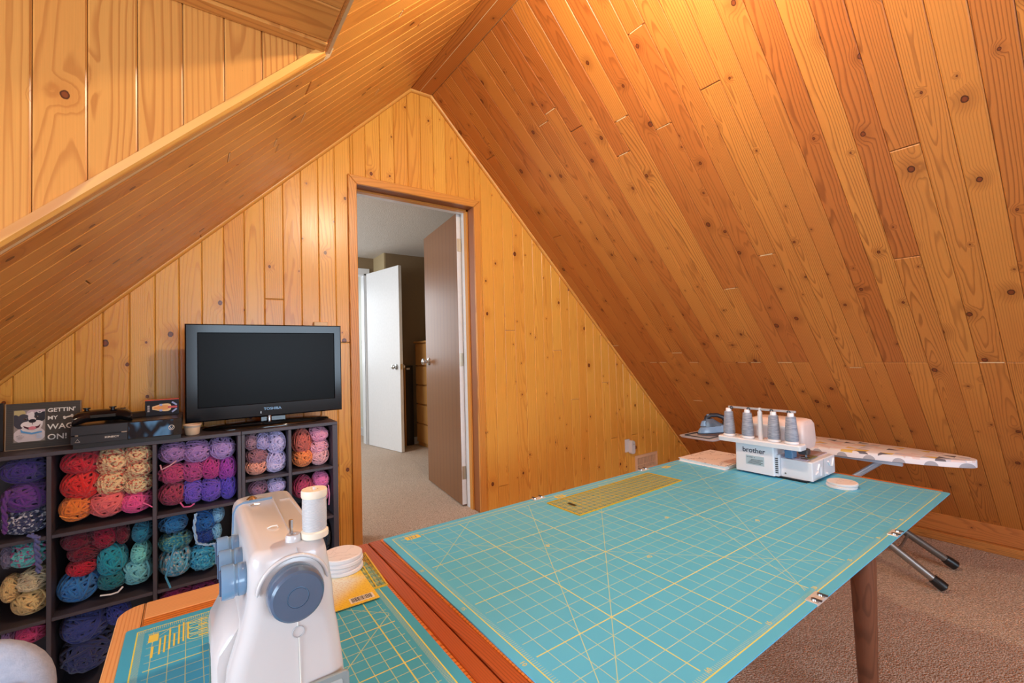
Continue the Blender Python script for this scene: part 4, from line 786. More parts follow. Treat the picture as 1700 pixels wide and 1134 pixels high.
for i, (x0, x1) in enumerate(SNX):
    for zz in SNZ: sboard('shelf_board', x0, x1, zz, zz+0.0125, sn)
    obj('plinth', MB().box(x0, x1, YF+0.03, YF+0.045, 0.0, 0.1645), ESP, sn, 0)
obj('back_panel', MB().box(0.1655, 0.545, YB, YB+0.005, 0.02, ZS-0.001), ESP, sn, 0)
# yarn skeins: strands wound lengthwise round a soft core, one mesh per winding pattern, copied
def skein_mesh(seed):
    rg = random.Random(seed); mb = MB()
    core = []
    for i in range(9):
        a = PI*i/8; core.append([(0.74*math.sin(a)*math.cos(2*PI*k/16)+1e-4*math.cos(2*PI*k/16), -0.86*math.cos(a), 0.74*math.sin(a)*math.sin(2*PI*k/16)+1e-4*math.sin(2*PI*k/16)) for k in range(16)])
    mb.loft(core)
    def ring(nv, u, rad, wob, rs):
        nv = Vector(nv).normalized(); a = (Vector(u)-nv*Vector(u).dot(nv)).normalized(); b = nv.cross(a); ph = rg.uniform(0, 6.28); n = 26
        mb.tube([(a*math.cos(2*PI*k/n)+b*math.sin(2*PI*k/n))*(rad*(1+wob*math.sin(3*2*PI*k/n+ph)))+nv*0.07*math.sin(2*2*PI*k/n+ph) for k in range(n)], rs, 5, True)
    g = 19; sg_ = rg.choice((-1, 1))
    for i in range(g):      # lengthwise winding: planes through the ends, each a little further round and tilted past the centre hole
        phi = PI*i/g*2+rg.uniform(-0.08, 0.08); th = sg_*(0.20+0.20*((i*7) % 5)/4)+rg.uniform(-0.05, 0.05)
        ring((math.cos(phi)*math.cos(th), math.sin(th), math.sin(phi)*math.cos(th)), (0, 1, 0), rg.uniform(0.90, 1.0), 0.02, rg.uniform(0.074, 0.096))
    for i in range(7):     # later wraps running across
        phi = rg.uniform(0, 2*PI); th = rg.uniform(0.55, 1.1)*rg.choice((-1, 1))
        ring((math.cos(phi)*math.cos(th), math.sin(th), math.sin(phi)*math.cos(th)), (0.3, 0.2, 1), rg.uniform(0.97, 1.04), 0.02, rg.uniform(0.074, 0.096))
    for i in range(3):
        c = Vector((rg.uniform(-.25, .25), -0.93, rg.uniform(-.25, .25)))
        mb.tube([c+Vector((0.22*math.cos(t)*(1-t/9), -0.05*math.sin(t*0.7), 0.20*math.sin(t)*(1-t/9))) for t in [0.6*k for k in range(9)]], 0.06, 5)
    me = bpy.data.meshes.new('skein'); me.from_pydata(mb.v, [], mb.f); fixn(me); me.polygons.foreach_set('use_smooth', [True]*len(me.polygons)); me.materials.append(None); return me
SKEINS = [skein_mesh(i) for i in range(6)]
_ym = {}
def yarn(rgb, speck=None, sheen=0.0):
    key = (rgb, speck)
    if key in _ym: return _ym[key]
    N = NT('yarn_%d' % len(_ym)); o = N.obj(); c = s2l(rgb); f = N.noise(o, 7.0, 2.0); g = N.noise(o, 60.0, 2.0)
    col = N.mix(f, tuple(x*0.88 for x in c), tuple(min(1, x*1.30+0.004) for x in c)); col = N.mix(N.math('MULTIPLY', g, 0.35), col, tuple(min(1, x*1.4+0.02) for x in c))
    if speck: col = N.mix(N.maprange(N.noise(o, 5.0, 3.0), 0.52, 0.58), col, s2l(speck))
    N.bump(g, 0.35, 0.02); N.b.inputs['Sheen Weight'].default_value = 0.25
    _ym[key] = N.out(col, 0.92, 0, 0.15); return _ym[key]
CUB = {'A1': 'top left cubby at the photo edge', 'B1': 'cubby under the game console', 'C1': 'wide cubby under the television', 'D1': 'small top cubby second from the doorway', 'E1': 'small top cubby beside the doorway',
       'D2': 'small cubby behind the sewing machine top', 'E2': 'second small cubby beside the doorway', 'E3': 'third cubby beside the doorway', 'A2': 'left edge middle cubby', 'B2': 'middle cubby of the second column', 'C2': 'middle cubby of the third column', 'A3': 'left edge bottom cubby', 'B3': 'bottom cubby of the second column', 'C3': 'bottom cubby of the third column'}
def SK(cub, px, py, rx, ry, rgb, name, where, speck=None, depth=0.0, tilt=0.0, cell=None):
    Y = YF+0.035+depth; c = at_y(px, py, Y); e = at_y(px+rx, py, Y); hx = abs(e.x-c.x); hz = abs(at_y(px, py-ry, Y).z-c.z)
    ly = max(0.055, min(0.085, hx*1.7)); hx *= 1.13; hz *= 1.13
    col = 'ABCDE'.index(cub[0]); row = int(cub[1])-1
    X0, X1 = (SHX+SNX)[col]; Zs = SHZ if col < 3 else SNZ; Z0 = Zs[row]+0.0125; Z1 = (Zs[row-1] if row else ZS-0.0145)
    hx = min(hx, (X1-X0)/2); hz = min(hz, (Z1-Z0)/2-0.002)
    c.x = min(max(c.x, X0+hx*1.03), X1-hx*1.03); c.z = min(max(c.z, Z0+hz*1.03), Z1-hz*1.03)
    o = bpy.data.objects.new('yarn_skein', SKEINS[random.randrange(6)]); C.objects.link(o); o.location = (c.x, Y+ly*0.75, c.z)
    o.scale = (hx, ly, hz); o.rotation_euler = (tilt*0.5+random.uniform(-0.12, 0.12), 0, random.uniform(-0.15, 0.15))
    o.material_slots[0].link = 'OBJECT'; o.material_slots[0].material = yarn(rgb, speck)
    return tag(o, '%s yarn skein, %s, in the %s' % (name, where, CUB[cub]), 'yarn', 'yarn skeins in the cube shelf')
W2 = 'single one of its colour'
SK('A1', 34, 786, 36, 20, (66, 48, 124), 'dark violet', 'on top'); SK('A1', 44, 829, 36, 22, (104, 56, 140), 'purple', 'in the middle'); SK('A1', 41, 869, 37, 18, (58, 64, 104), 'navy and white', 'lowest', (216, 218, 230))
SK('B1', 131.5, 769.4, 30, 17, (196, 34, 52), 'crimson', 'top left'); SK('B1', 133, 808, 31, 22, (222, 44, 42), 'bright red', 'left side middle'); SK('B1', 124, 846.5, 24, 20, (250, 128, 52), 'orange', 'bottom left')
SK('B1', 184, 767, 26, 20, (246, 200, 152), 'peach speckled', 'top middle', (226, 110, 84)); SK('B1', 185, 804, 25, 20, (246, 200, 152), 'peach speckled', 'in the centre', (226, 110, 84))
SK('B1', 231, 753, 22, 15, (246, 200, 152), 'peach speckled', 'top right', (222, 104, 84)); SK('B1', 230, 780, 22, 13.5, (246, 200, 152), 'peach speckled', 'second on the right', (222, 104, 84)); SK('B1', 230, 806, 22, 14, (248, 208, 160), 'cream speckled', 'third on the right', (222, 104, 84))
SK('B1', 176, 840, 29, 20, (252, 110, 112), 'coral pink', 'bottom middle'); SK('B1', 226, 835, 24, 17, (246, 84, 146), 'hot pink', 'bottom right')
SK('C1', 284, 754, 22, 16, (158, 118, 176), 'dusky lilac', 'top left'); SK('C1', 326.5, 751.5, 21, 17, (166, 126, 188), 'lilac', 'top middle'); SK('C1', 369, 746, 20, 16, (170, 140, 200), 'pale lilac', 'top right')
SK('C1', 284, 790, 22, 15, (182, 62, 112), 'rose magenta', 'left in middle row'); SK('C1', 320, 784, 17, 17, (172, 66, 130), 'magenta', 'second in the middle row'); SK('C1', 350, 779, 15.5, 16, (182, 54, 132), 'raspberry', 'third in the middle row'); SK('C1', 380, 778, 14, 18, (156, 58, 166), 'orchid purple', 'right in middle row')
SK('C1', 282.5, 823, 22, 17, (156, 54, 84), 'dark rose', 'bottom left'); SK('C1', 319, 819, 17, 18, (108, 80, 190), 'violet', 'second in the bottom row'); SK('C1', 350.5, 815, 18, 17, (104, 74, 186), 'blue violet', 'third in the bottom row'); SK('C1', 381, 809, 13, 18, (88, 68, 186), 'indigo', 'right in bottom row')
SK('D1', 418.4, 735, 11, 13, (158, 122, 140), 'mauve', 'top left'); SK('D1', 438, 734, 11, 13, (178, 166, 214), 'lavender', 'top centre'); SK('D1', 428, 759, 16, 12, (156, 104, 116), 'dusky mauve', 'left side middle'); SK('D1', 427, 782, 16, 12, (226, 154, 134), 'salmon', 'bottom left')
SK('D1', 465, 736, 14, 17, (190, 182, 228), 'pale lavender', 'top right'); SK('D1', 462, 762, 15, 12, (192, 182, 230), 'pale lavender', 'right side middle'); SK('D1', 460, 782, 15, 11, (200, 190, 234), 'pale lavender', 'bottom right')
SK('E1', 503, 734, 13, 18, (196, 100, 88), 'brick coral', 'top left'); SK('E1', 504.5, 769.5, 14, 14, (248, 134, 74), 'orange', 'bottom left'); SK('E1', 531, 722, 14, 11, (238, 156, 186), 'pink', 'top right'); SK('E1', 533, 742, 14, 12, (242, 164, 184), 'light pink', 'right side middle'); SK('E1', 534, 765, 14, 14, (248, 174, 178), 'pale pink', 'bottom right')
SK('D2', 430, 812, 14, 10, (150, 104, 130), 'mauve', 'top left'); SK('D2', 464, 808, 14, 11, (190, 176, 222), 'lavender', 'top right'); SK('E2', 505, 811, 14, 16, (180, 58, 94), 'raspberry', 'left side'); SK('E2', 535, 799, 12, 12, (228, 116, 170), 'pink', 'top right'); SK('E2', 533, 823, 13, 13, (224, 122, 176), 'orchid pink', 'lower right')
SK('E3', 548, 892, 9, 20, (30, 48, 66), 'navy teal', 'behind the coasters')
SK('A2', 47, 923, 33, 20, (104, 194, 196), 'aqua and pink', 'at the top', (196, 92, 150)); SK('A2', 6, 930, 11, 18, (120, 112, 140), 'grey lilac', 'top left'); SK('A2', 13, 984, 15, 19, (228, 194, 134), 'butter yellow', 'on the left'); SK('A2', 52, 968, 26, 14, (220, 206, 170), 'cream', 'on the right'); SK('A2', 46, 1004, 29, 19, (232, 198, 138), 'pale yellow', 'at the bottom')
SK('A3', 54, 1054, 26, 16, (196, 64, 116), 'rose pink', 'top right'); SK('A3', 10, 1064, 12, 13, (176, 134, 184), 'lilac', 'top left')
SK('B2', 127, 896, 26, 15, (104, 20, 44), 'burgundy', 'top left'); SK('B2', 171, 893.5, 20, 17, (138, 16, 52), 'wine red', 'top centre'); SK('B2', 201, 889, 11, 15, (106, 14, 42), 'dark wine', 'top, right of centre'); SK('B2', 139, 921, 25, 14, (112, 14, 42), 'dark burgundy', 'second on the left'); SK('B2', 134, 946, 23, 12, (186, 22, 52), 'ruby red', 'third on the left')
SK('B2', 128, 979, 31, 23, (48, 118, 184), 'denim blue', 'bottom left'); SK('B2', 184, 934, 22, 23, (30, 150, 172), 'teal', 'in the centre'); SK('B2', 184, 966, 23, 14, (22, 112, 124), 'dark teal', 'bottom centre'); SK('B2', 236, 886, 16, 14, (28, 120, 152), 'petrol blue', 'top right'); SK('B2', 233, 922, 15, 15, (120, 212, 210), 'pale aqua', 'right side middle'); SK('B2', 230, 952, 23, 20, (116, 196, 208), 'aqua', 'bottom right')
SK('C2', 284, 874, 21, 15, (36, 116, 174), 'sea blue', 'top left'); SK('C2', 341, 868, 17, 15, (24, 100, 174), 'royal blue', 'top centre'); SK('C2', 363, 857, 9, 10, (126, 186, 228), 'sky blue', 'top right'); SK('C2', 290, 904, 24, 14, (38, 132, 162), 'teal flecked', 'left side middle', (120, 176, 150)); SK('C2', 341, 893, 15, 11, (24, 66, 150), 'deep blue', 'in the centre'); SK('C2', 359, 884, 8, 12, (126, 190, 230), 'sky blue', 'right side middle')
SK('C2', 289, 937, 24, 22, (92, 176, 208), 'pale turquoise flecked', 'bottom left', (196, 206, 214)); SK('C2', 338, 930, 24, 19, (46, 160, 204), 'turquoise', 'bottom right', (110, 200, 226))
SK('B3', 138, 1044, 36, 23, (50, 60, 124), 'navy', 'upper left'); SK('B3', 140, 1093, 38, 26, (44, 50, 94), 'dark navy', 'lower left'); SK('B3', 194, 1022, 18, 17, (48, 58, 138), 'navy', 'at the right'); SK('C3', 290, 990, 24, 13, (136, 30, 86), 'plum', 'at the left'); SK('C3', 340, 982, 22, 12, (140, 30, 96), 'plum magenta', 'at the right')
yarns = [o for o in bpy.data.objects if o.get('category') == 'yarn']
def skein_at(px, py):
    p = at_y(px, py, YF+0.035); return min(yarns, key=lambda o: (o.location.x-p.x)**2+(o.location.z-p.z)**2)
def tail(px_path, host, mat, r=0.0032, Y=YF-0.006, name='loose_end', braid=False):
    pts = [at_y(x, y, Y) for x, y in px_path]; P_ = []
    for i in range(len(pts)-1):
        for k in range(4):
            t = k/4; P_.append(pts[i].lerp(pts[i+1], t))
    P_.append(pts[-1])
    if braid:
        mb = MB()
        for ph in (0, PI): mb.tube([p+Vector((math.cos(i*1.5+ph), math.sin(i*1.5+ph), 0.3*math.sin(i*1.5+ph)))*r*1.1 for i, p in enumerate(P_)], r, 6)
    else: mb = MB().tube(P_, r, 6)
    h = skein_at(*host); o = obj(name, mb, mat, None, 60); o.parent = h; o.matrix_parent_inverse = (Matrix.LocRotScale(h.location, h.rotation_euler, h.scale)).inverted()
tail([(204, 974), (196, 983), (184, 987), (166, 989)], (230, 952), yarn((222, 226, 232)), 0.0028)
tail([(290, 905), (282, 935), (275, 958), (283, 976)], (289, 937), yarn((70, 150, 190)), 0.0035)
tail([(325, 853), (322, 876), (327, 902), (345, 905), (356, 902), (360, 918)], (341, 868), yarn((150, 190, 228)), 0.003, braid=True)
tail([(50, 888), (62, 892), (61, 908), (64, 930), (65, 950)], (41, 869), yarn((90, 96, 148), (220, 222, 232)), 0.0048, braid=True)
tail([(13, 815), (6, 842), (9, 870), (8, 886)], (44, 829), yarn((96, 56, 128)), 0.004, braid=True)
tail([(299, 834), (305, 842), (316, 841), (323, 836)], (282.5, 823), yarn((206, 88, 140)), 0.0028)
tail([(266, 772), (268, 780), (282, 773), (293, 765)], (284, 790), yarn((206, 150, 160)), 0.0025)
tail([(237, 835), (246, 838), (253, 842)], (226, 835), yarn((250, 110, 160)), 0.002)
tail([(99, 857), (112, 860), (128, 859)], (124, 846.5), yarn((250, 140, 60)), 0.002)
tail([(545, 805), (547, 820), (546, 838)], (533, 823), yarn((232, 140, 190)), 0.0022)
# ------------------------------------------------------------------ television
tv = thing('television', 'black flat screen television standing on the right end of the yarn shelf', 'television', (0.295, 2.33, ZS))
TY = 2.335; bz0, bz1, bx0, bx1 = 1.052, 1.474, -0.022, 0.616
SCRM = plain('tv_screen', (9, 8, 8), 0.30, 0, 0.09, 0.0, 0.3); BEZ = plain('tv_bezel', (16, 16, 21), 0.14, 0, 0.32, 0.0)
FT = frame((0, TY, 0), (1, 0, 0), (0, 0, 1))
fr = MB(); o4 = [(bx0, bz0), (bx1, bz0), (bx1, bz1), (bx0, bz1)]; i4 = [(bx0+0.046, bz0+0.062), (bx1-0.036, bz0+0.062), (bx1-0.036, bz1-0.040), (bx0+0.046, bz1-0.040)]
def insq(q, d): return [(q[0][0]+d, q[0][1]+d), (q[1][0]-d, q[1][1]+d), (q[2][0]-d, q[2][1]-d), (q[3][0]+d, q[3][1]-d)]
fr.loft([[(x, TY+0.055, z) for x, z in o4], [(x, TY+0.006, z) for x, z in o4], [(x, TY, z) for x, z in insq(o4, 0.005)], [(x, TY, z) for x, z in insq(i4, -0.003)], [(x, TY+0.008, z) for x, z in i4]], False)
obj('bezel', fr, BEZ, tv, 25)
obj('screen', MB().box(i4[0][0]-0.002, i4[1][0]+0.002, TY+0.007, TY+0.012, i4[0][1]-0.002, i4[2][1]+0.002), SCRM, tv, 0)
obj('back_shell', MB().box(bx0+0.01, bx1-0.01, TY+0.03, TY+0.075, bz0+0.01, bz1-0.01, 0.01), BLACK, tv, 0)
text('printed_name', 'TOSHIBA', 0.016, frame((0.305, TY-0.0006, bz0+0.030), (1, 0, 0), (0, 0, 1)), plain('logo_blue', (130, 180, 226), 0.3), tv, 0.0002, 0.0003, 1.1, 'CENTER')
obj('standby_lens', MB().box(0.256, 0.259, TY-0.001, TY+0.002, bz0+0.016, bz0+0.026), CHROME, tv, 0)
obj('stand_neck', MB().box(0.26, 0.36, TY+0.015, TY+0.05, ZS+0.012, bz0+0.02), GLOSS, tv, 0); obj('neck_trim', MB().tube([(0.292, TY+0.004, ZS+0.018), (0.292, TY+0.004, bz0+0.004)], 0.009, 12), CHROME, tv, 40)
ob_ = []
for r_, h in ((1.0, 0.0006), (1.0, 0.006), (0.96, 0.011), (0.75, 0.015), (0.2, 0.019)): ob_.append([(0.290+0.255*r_*math.cos(a), 2.315+0.125*r_*math.sin(a), ZS+h) for a in [2*PI*k/48 for k in range(48)]])
obj('stand_base', MB().loft(ob_), GLOSS, tv, 50)
# ------------------------------------------------------------------ game console, controller, box, bowl
gc = thing('game_console', 'black game console lying on the yarn shelf left of the television', 'console', (-0.185, 2.26, ZS))
CX0, CX1, CY0, CY1 = -0.338, -0.030, 2.135, 2.395
GD = plain('console_matt', (40, 40, 46), 0.3); GG = plain('console_gloss', (16, 18, 24), 0.06, 0, 0.6, 0.5)
obj('base', MB().box(CX0+0.006, CX1-0.004, CY0+0.006, CY1, ZS+0.0006, ZS+0.018), BLACK, gc, 0)
obj('top_half', MB().box(CX0, CX1, CY0, CY1, ZS+0.046, ZS+0.079, 0.0015), GD, gc); obj('bottom_half', MB().box(CX0, -0.188, CY0+0.001, CY1, ZS+0.016, ZS+0.0445, 0.001), GD, gc)
obj('gloss_panel', MB().box(-0.188, CX1, CY0-0.0015, CY1, ZS+0.016, ZS+0.0785, 0.001), GG, gc)
# coloured swirl transfer on the gloss panel
N = NT('swirl_skin'); o_ = N.obj(); n1 = N.noise(N.vmath('MULTIPLY', o_, (15.0, 1.0, 9.0)), 1.0, 2.0); n2 = N.maprange(N.math('SINE', N.math('MULTIPLY', n1, 24.0)), -0.9, 1.3)
N.put(N.mix(n2, s2l((14, 20, 34)), s2l((86, 140, 186))), N.b.inputs['Base Color']); SWIRL = N.out(None, 0.15, 0, 0.5)
obj('swirl_skin', MB().box(-0.186, -0.056, CY0-0.0021, CY0-0.0015, ZS+0.019, ZS+0.076), SWIRL, gc, 0)
FCN = frame((0, CY0-0.0006, ZS), (1, 0, 0), (0, 0, 1)); FCG = frame((0, CY0-0.0024, ZS), (1, 0, 0), (0, 0, 1))
text('printed_name', 'KINECT', 0.0085, FCN @ Matrix.Translation((-0.250, 0.030, 0)), WINK, gc, 0.0002, 0.0002, 1.3)
obj('printed_mark', MB().tube([(x, CY0-0.0002, ZS+z) for x, z in ((-0.326, 0.024), (-0.314, 0.024), (-0.320, 0.034))], 0.0007, 4, True), WINK, gc, 0)
obj('disc_slot', MB().box(CX0+0.012, -0.196, CY0-0.0004, CY0+0.002, ZS+0.0445, ZS+0.0465), BLACK, gc, 0); obj('slot_tip', MB().box(-0.326, -0.318, CY0-0.0010, CY0, ZS+0.0445, ZS+0.0485), CHROME, gc, 0); obj('eject_tip', MB().box(-0.205, -0.190, CY0-0.0020, CY0, ZS+0.0445, ZS+0.0485), CHROME, gc, 0)
em = MB().tube([(-0.062+0.0085*math.cos(a), CY0-0.0024, ZS+0.046+0.0085*math.sin(a)) for a in [2*PI*k/24 for k in range(24)]], 0.0009, 6, True)
obj('round_emblem', em, WINK, gc, 50)
for s_ in (1, -1): obj('emblem_arc', MB().tube([(-0.062+s_*0.006*t, CY0-0.0024, ZS+0.046+0.007*(abs(t)**1.6)*1-0.0035*(1-abs(t))-0.002) for t in (-1, -0.6, -0.2, 0.2)], 0.0009, 6), WINK, gc, 50)
ct = thing('game_controller', 'black game controller lying on top of the game console', 'controller', (-0.25, 2.22, ZS+0.08))
FG = Matrix.Translation((-0.262, 2.205, ZS+0.0805)) @ Matrix.Rotation(0.10, 4, 'Z')
gb = []
for x, wy, zl, zh, yo in ((-0.080, 0.014, 0.000, 0.022, -0.046), (-0.075, 0.030, -0.001, 0.036, -0.040), (-0.064, 0.042, 0.000, 0.043, -0.024), (-0.046, 0.046, 0.004, 0.046, -0.006), (-0.028, 0.040, 0.004, 0.047, 0.004), (0, 0.036, 0.004, 0.047, 0.008), (0.028, 0.040, 0.004, 0.047, 0.004), (0.046, 0.046, 0.004, 0.046, -0.006), (0.064, 0.042, 0.000, 0.043, -0.024), (0.075, 0.030, -0.001, 0.036, -0.040), (0.080, 0.014, 0.000, 0.022, -0.046)):
    gb.append([(x, yo+wy*math.cos(a), (zl+zh)/2+(zh-zl)/2*math.sin(a)) for a in [2*PI*k/14 for k in range(14)]])
obj('controller_shell', MB().loft(gb), plain('controller_black', (20, 20, 24), 0.18), ct, 60, FG.copy())
for sx, sy in ((-0.044, 0.002), (0.026, -0.012)):
    obj('thumb_stick', MB().lathe([(0, 0), (0.007, 0), (0.006, 0.007), (0.0105, 0.009), (0.0105, 0.012), (0.008, 0.0118), (0, 0.0105)], 18, (sx, sy, 0.043)), BLACK, ct, 40, FG.copy())
for bx_, by_ in ((0.050, 0.006), (0.041, -0.002), (0.059, -0.002), (0.050, -0.010)): obj('button', MB().lathe([(0, 0), (0.004, 0), (0.004, 0.003), (0, 0.004)], 10, (bx_, by_, 0.0435)), GLOSS, ct, 40, FG.copy())
obj('trigger_bar', MB().box(-0.040, 0.040, -0.040, -0.032, 0.018, 0.034, 0.003), GLOSS, ct, 30, FG.copy())
rc = thing('remote_control', 'small black remote lying behind the game controller', 'remote', (-0.19, 2.30, ZS+0.08))
obj('remote_body', MB().rrect([(0, -0.065, 0.065, -0.02, 0.02, 0.015), (0.016, -0.065, 0.065, -0.02, 0.02, 0.015), (0.020, -0.060, 0.060, -0.015, 0.015, 0.012)]), BLACK, rc, 40, Matrix.Translation((-0.205, 2.290, ZS+0.0805)) @ Matrix.Rotation(0.5, 4, 'Z'))
for i in range(4): obj('remote_button', MB().lathe([(0, 0), (0.004, 0), (0.004, 0.002), (0, 0.002)], 8, (-0.04+i*0.018, 0, 0.020)), DARKG, rc, 30, Matrix.Translation((-0.205, 2.290, ZS+0.0805)) @ Matrix.Rotation(0.5, 4, 'Z'))
bx = thing('gift_box', 'small black box with red top standing on the game console end', 'box', (-0.092, 2.32, ZS+0.08))
FX = Matrix.Translation((-0.150, 2.30, ZS+0.0798)) @ Matrix.Rotation(0.06, 4, 'Z')
obj('carton', MB().box(0, 0.108, 0, 0.05, 0, 0.060), plain('carton_black', (30, 26, 32), 0.5, 0, 0.2), bx, 0, FX.copy()); obj('red_lid', MB().box(-0.0004, 0.1084, -0.0004, 0.0504, 0.060, 0.0615), plain('carton_red', (226, 74, 40), 0.4), bx, 0, FX.copy())
prof = [(0.022, -0.006), (0.034, -0.009), (0.046, -0.013), (0.060, -0.0155), (0.072, -0.0155), (0.080, -0.012), (0.083, -0.004), (0.083, 0.004), (0.080, 0.012), (0.072, 0.0155), (0.060, 0.0155), (0.046, 0.013), (0.034, 0.009), (0.022, 0.006)]
obj('printed_shape', MB().loft([[(x, -0.0003, 0.030+z) for x, z in prof], [(x, -0.0006, 0.030+z) for x, z in prof]]), plain('print_peach', (240, 196, 130), 0.4), bx, 0, FX.copy())
obj('printed_shape', MB().loft([[(0.026+(x-0.022)*0.8, -0.0006, 0.030+z*0.62) for x, z in prof], [(0.026+(x-0.022)*0.8, -0.0009, 0.030+z*0.62) for x, z in prof]]), plain('print_orange', (232, 150, 52), 0.4), bx, 0, FX.copy())
for zz in (0.019, 0.041): obj('printed_patch', MB().box(0.045, 0.054, -0.0011, -0.0003, zz-0.004, zz+0.004), plain('print_lilac', (156, 166, 214), 0.4), bx, 0, FX.copy())
obj('printed_band', MB().box(0.072, 0.102, -0.0011, -0.0003, 0.026, 0.034), plain('print_red', (200, 52, 48), 0.4), bx, 0, FX.copy())
for a_ in (0.7, -0.7): obj('printed_ribbon', MB().box(-0.010, 0.010, -0.0012, -0.0003, -0.003, 0.003), plain('print_lilac', (156, 166, 214), 0.4), bx, 0, FX @ Matrix.Translation((0.093, 0, 0.030+0.014*(1 if a_ > 0 else -1))) @ Matrix.Rotation(a_, 4, 'Y'))
for i in range(3): obj('printed_letters', MB().box(0.007, 0.014, -0.0008, -0.0003, 0.016+i*0.009, 0.023+i*0.009), plain('print_grey', (170, 160, 160), 0.5), bx, 0, FX.copy())
bw = thing('small_bowl', 'small cream ramekin on the shelf edge between console and television', 'bowl', (0.002, 2.20, ZS))
obj('bowl_body', MB().lathe([(0, 0.0006), (0.020, 0.0006), (0.0235, 0.004), (0.0265, 0.030), (0.0270, 0.034), (0.0245, 0.034), (0.0215, 0.006), (0, 0.005)], 28, (0.0022, 2.205, ZS)), plain('bowl_cream', (226, 196, 164), 0.5), bw, 50)
obj('bowl_rim', MB().tube([(0.0022+0.0285*math.cos(a), 2.205+0.0285*math.sin(a), ZS+0.040) for a in [2*PI*k/28 for k in range(28)]], 0.0028, 8, True), plain('bowl_cream', (226, 196, 164), 0.5), bw, 60); obj('bowl_band', MB().lathe([(0.0262, 0.030), (0.0285, 0.033), (0.0285, 0.040), (0.0262, 0.041), (0.0245, 0.034)], 28, (0.0022, 2.205, ZS)), plain('bowl_grey_rim', (190, 180, 170), 0.4), bw, 50)
# ------------------------------------------------------------------ wooden sign with the dog picture
sgn = thing('wooden_sign', 'dark wooden sign reading GETTIN MY WAG ON with a dog picture', 'sign', (-0.43, 2.29, ZS))
FW = Matrix.Translation((-0.5225, 2.275, ZS+0.0008)) @ Matrix.Rotation(-0.045, 4, 'X') @ frame((0, 0, 0), (1, 0, 0), (0, 0, 1))
SW = wood('sign_wood', (74, 66, 58), (42, 36, 32), ring=200, knots=0.0, rough=0.6, tint=0.2, axis='x'); SWE = plain('sign_edge', (150, 124, 98), 0.7)
WS, HS = 0.190, 0.160
obj('sign_board', MB().box(0, WS, 0, HS, -0.018, 0, 0.001), SW, sgn, 0, FW.copy())
obj('worn_edge', MB().box(-0.0005, 0.0022, -0.0005, HS+0.0005, -0.018, 0.0004), SWE, sgn, 0, FW.copy()); obj('worn_edge', MB().box(0.0022, WS, -0.0005, 0.0014, -0.018, 0.0004), SWE, sgn, 0, FW.copy()); obj('worn_edge', MB().box(WS-0.0014, WS+0.0005, 0.0014, HS, -0.018, 0.0004), SWE, sgn, 0, FW.copy())
for tline, zz, hh in (("GETTIN'", 0.124, 0.0195), ('MY', 0.097, 0.0185), ('WAG', 0.062, 0.027), ('ON!', 0.026, 0.027)):
    text('painted_words', tline, hh, FW @ Matrix.Translation((0.103, zz, 0.0003)), WINK, sgn, 0.0003, 0.0004, 1.02)
bn = MB(); 
obj('painted_bone', MB().box(-0.010, 0.010, -0.0024, 0.0024, 0.0003, 0.0008).lathe([(0, .0003), (0.0036, .0003), (0.0036, .0008), (0, .0008)], 12, (-0.0105, 0.0024, 0)).lathe([(0, .0003), (0.0036, .0003), (0.0036, .0008), (0, .0008)], 12, (-0.0105, -0.0024, 0)).lathe([(0, .0003), (0.0036, .0003), (0.0036, .0008), (0, .0008)], 12, (0.0105, 0.0024, 0)).lathe([(0, .0003), (0.0036, .0003), (0.0036, .0008), (0, .0008)], 12, (0.0105, -0.0024, 0)), WINK, sgn, 0, FW @ Matrix.Translation((0.157, 0.103, 0)) @ Matrix.Rotation(0.25, 4, 'Z'))
# picture: flat shapes in a small glazed recess
PX, PZ, PW, PH = 0.021, 0.026, 0.076, 0.110
def ell(cx, cy, rx, ry, rot=0.0, n=22):
    return [(cx+rx*math.cos(a)*math.cos(rot)-ry*math.sin(a)*math.sin(rot), cy+rx*math.cos(a)*math.sin(rot)+ry*math.sin(a)*math.cos(rot)) for a in [2*PI*k/n for k in range(n)]]
lay = [0.0004]
def pic(poly, rgb, nm='printed_shape'):
    q = poly
    for a_, b_, c_ in ((1, 0, PX+PW), (-1, 0, -PX), (0, 1, PZ+PH), (0, -1, -PZ)): q = clip(q, a_, b_, c_)
    if len(q) < 3: return
    z = lay[0]; lay[0] += 0.00012
    obj(nm, MB().loft([[(x, y, z) for x, y in q], [(x, y, z+0.00016) for x, y in q]]), plain('print_%d_%d_%d' % rgb, rgb, 0.5, 0, 0.3, 0.0, 0.12), picp, 0, FW.copy())
picp = obj('dog_picture', MB().box(PX-0.002, PX+PW+0.002, PZ-0.002, PZ+PH+0.002, 0, 0.0004), plain('picture_edge', (96, 84, 70), 0.6), sgn, 0, FW.copy())
pic([(PX, PZ), (PX+PW, PZ), (PX+PW, PZ+PH), (PX, PZ+PH)], (150, 136, 128)); ox, oz = PX, PZ
pic(ell(ox+0.060, oz+0.100, 0.030, 0.014), (196, 176, 184)); pic(ell(ox+0.012, oz+0.100, 0.016, 0.012), (190, 172, 120))
pic(ell(ox+0.038, oz+0.022, 0.040, 0.030), (214, 198, 196)); pic(ell(ox+0.040, oz+0.064, 0.031, 0.036), (226, 212, 208))
pic(ell(ox+0.009, oz+0.070, 0.012, 0.026, 0.30), (66, 62, 70)); pic(ell(ox+0.068, oz+0.084, 0.012, 0.020, -0.55), (44, 42, 48))
pic(ell(ox+0.024, oz+0.082, 0.0135, 0.015, 0.5), (70, 66, 74)); pic(ell(ox+0.060, oz+0.090, 0.014, 0.012, -0.4), (50, 48, 54)); pic(ell(ox+0.042, oz+0.088, 0.0075, 0.016, -0.15), (232, 220, 218))
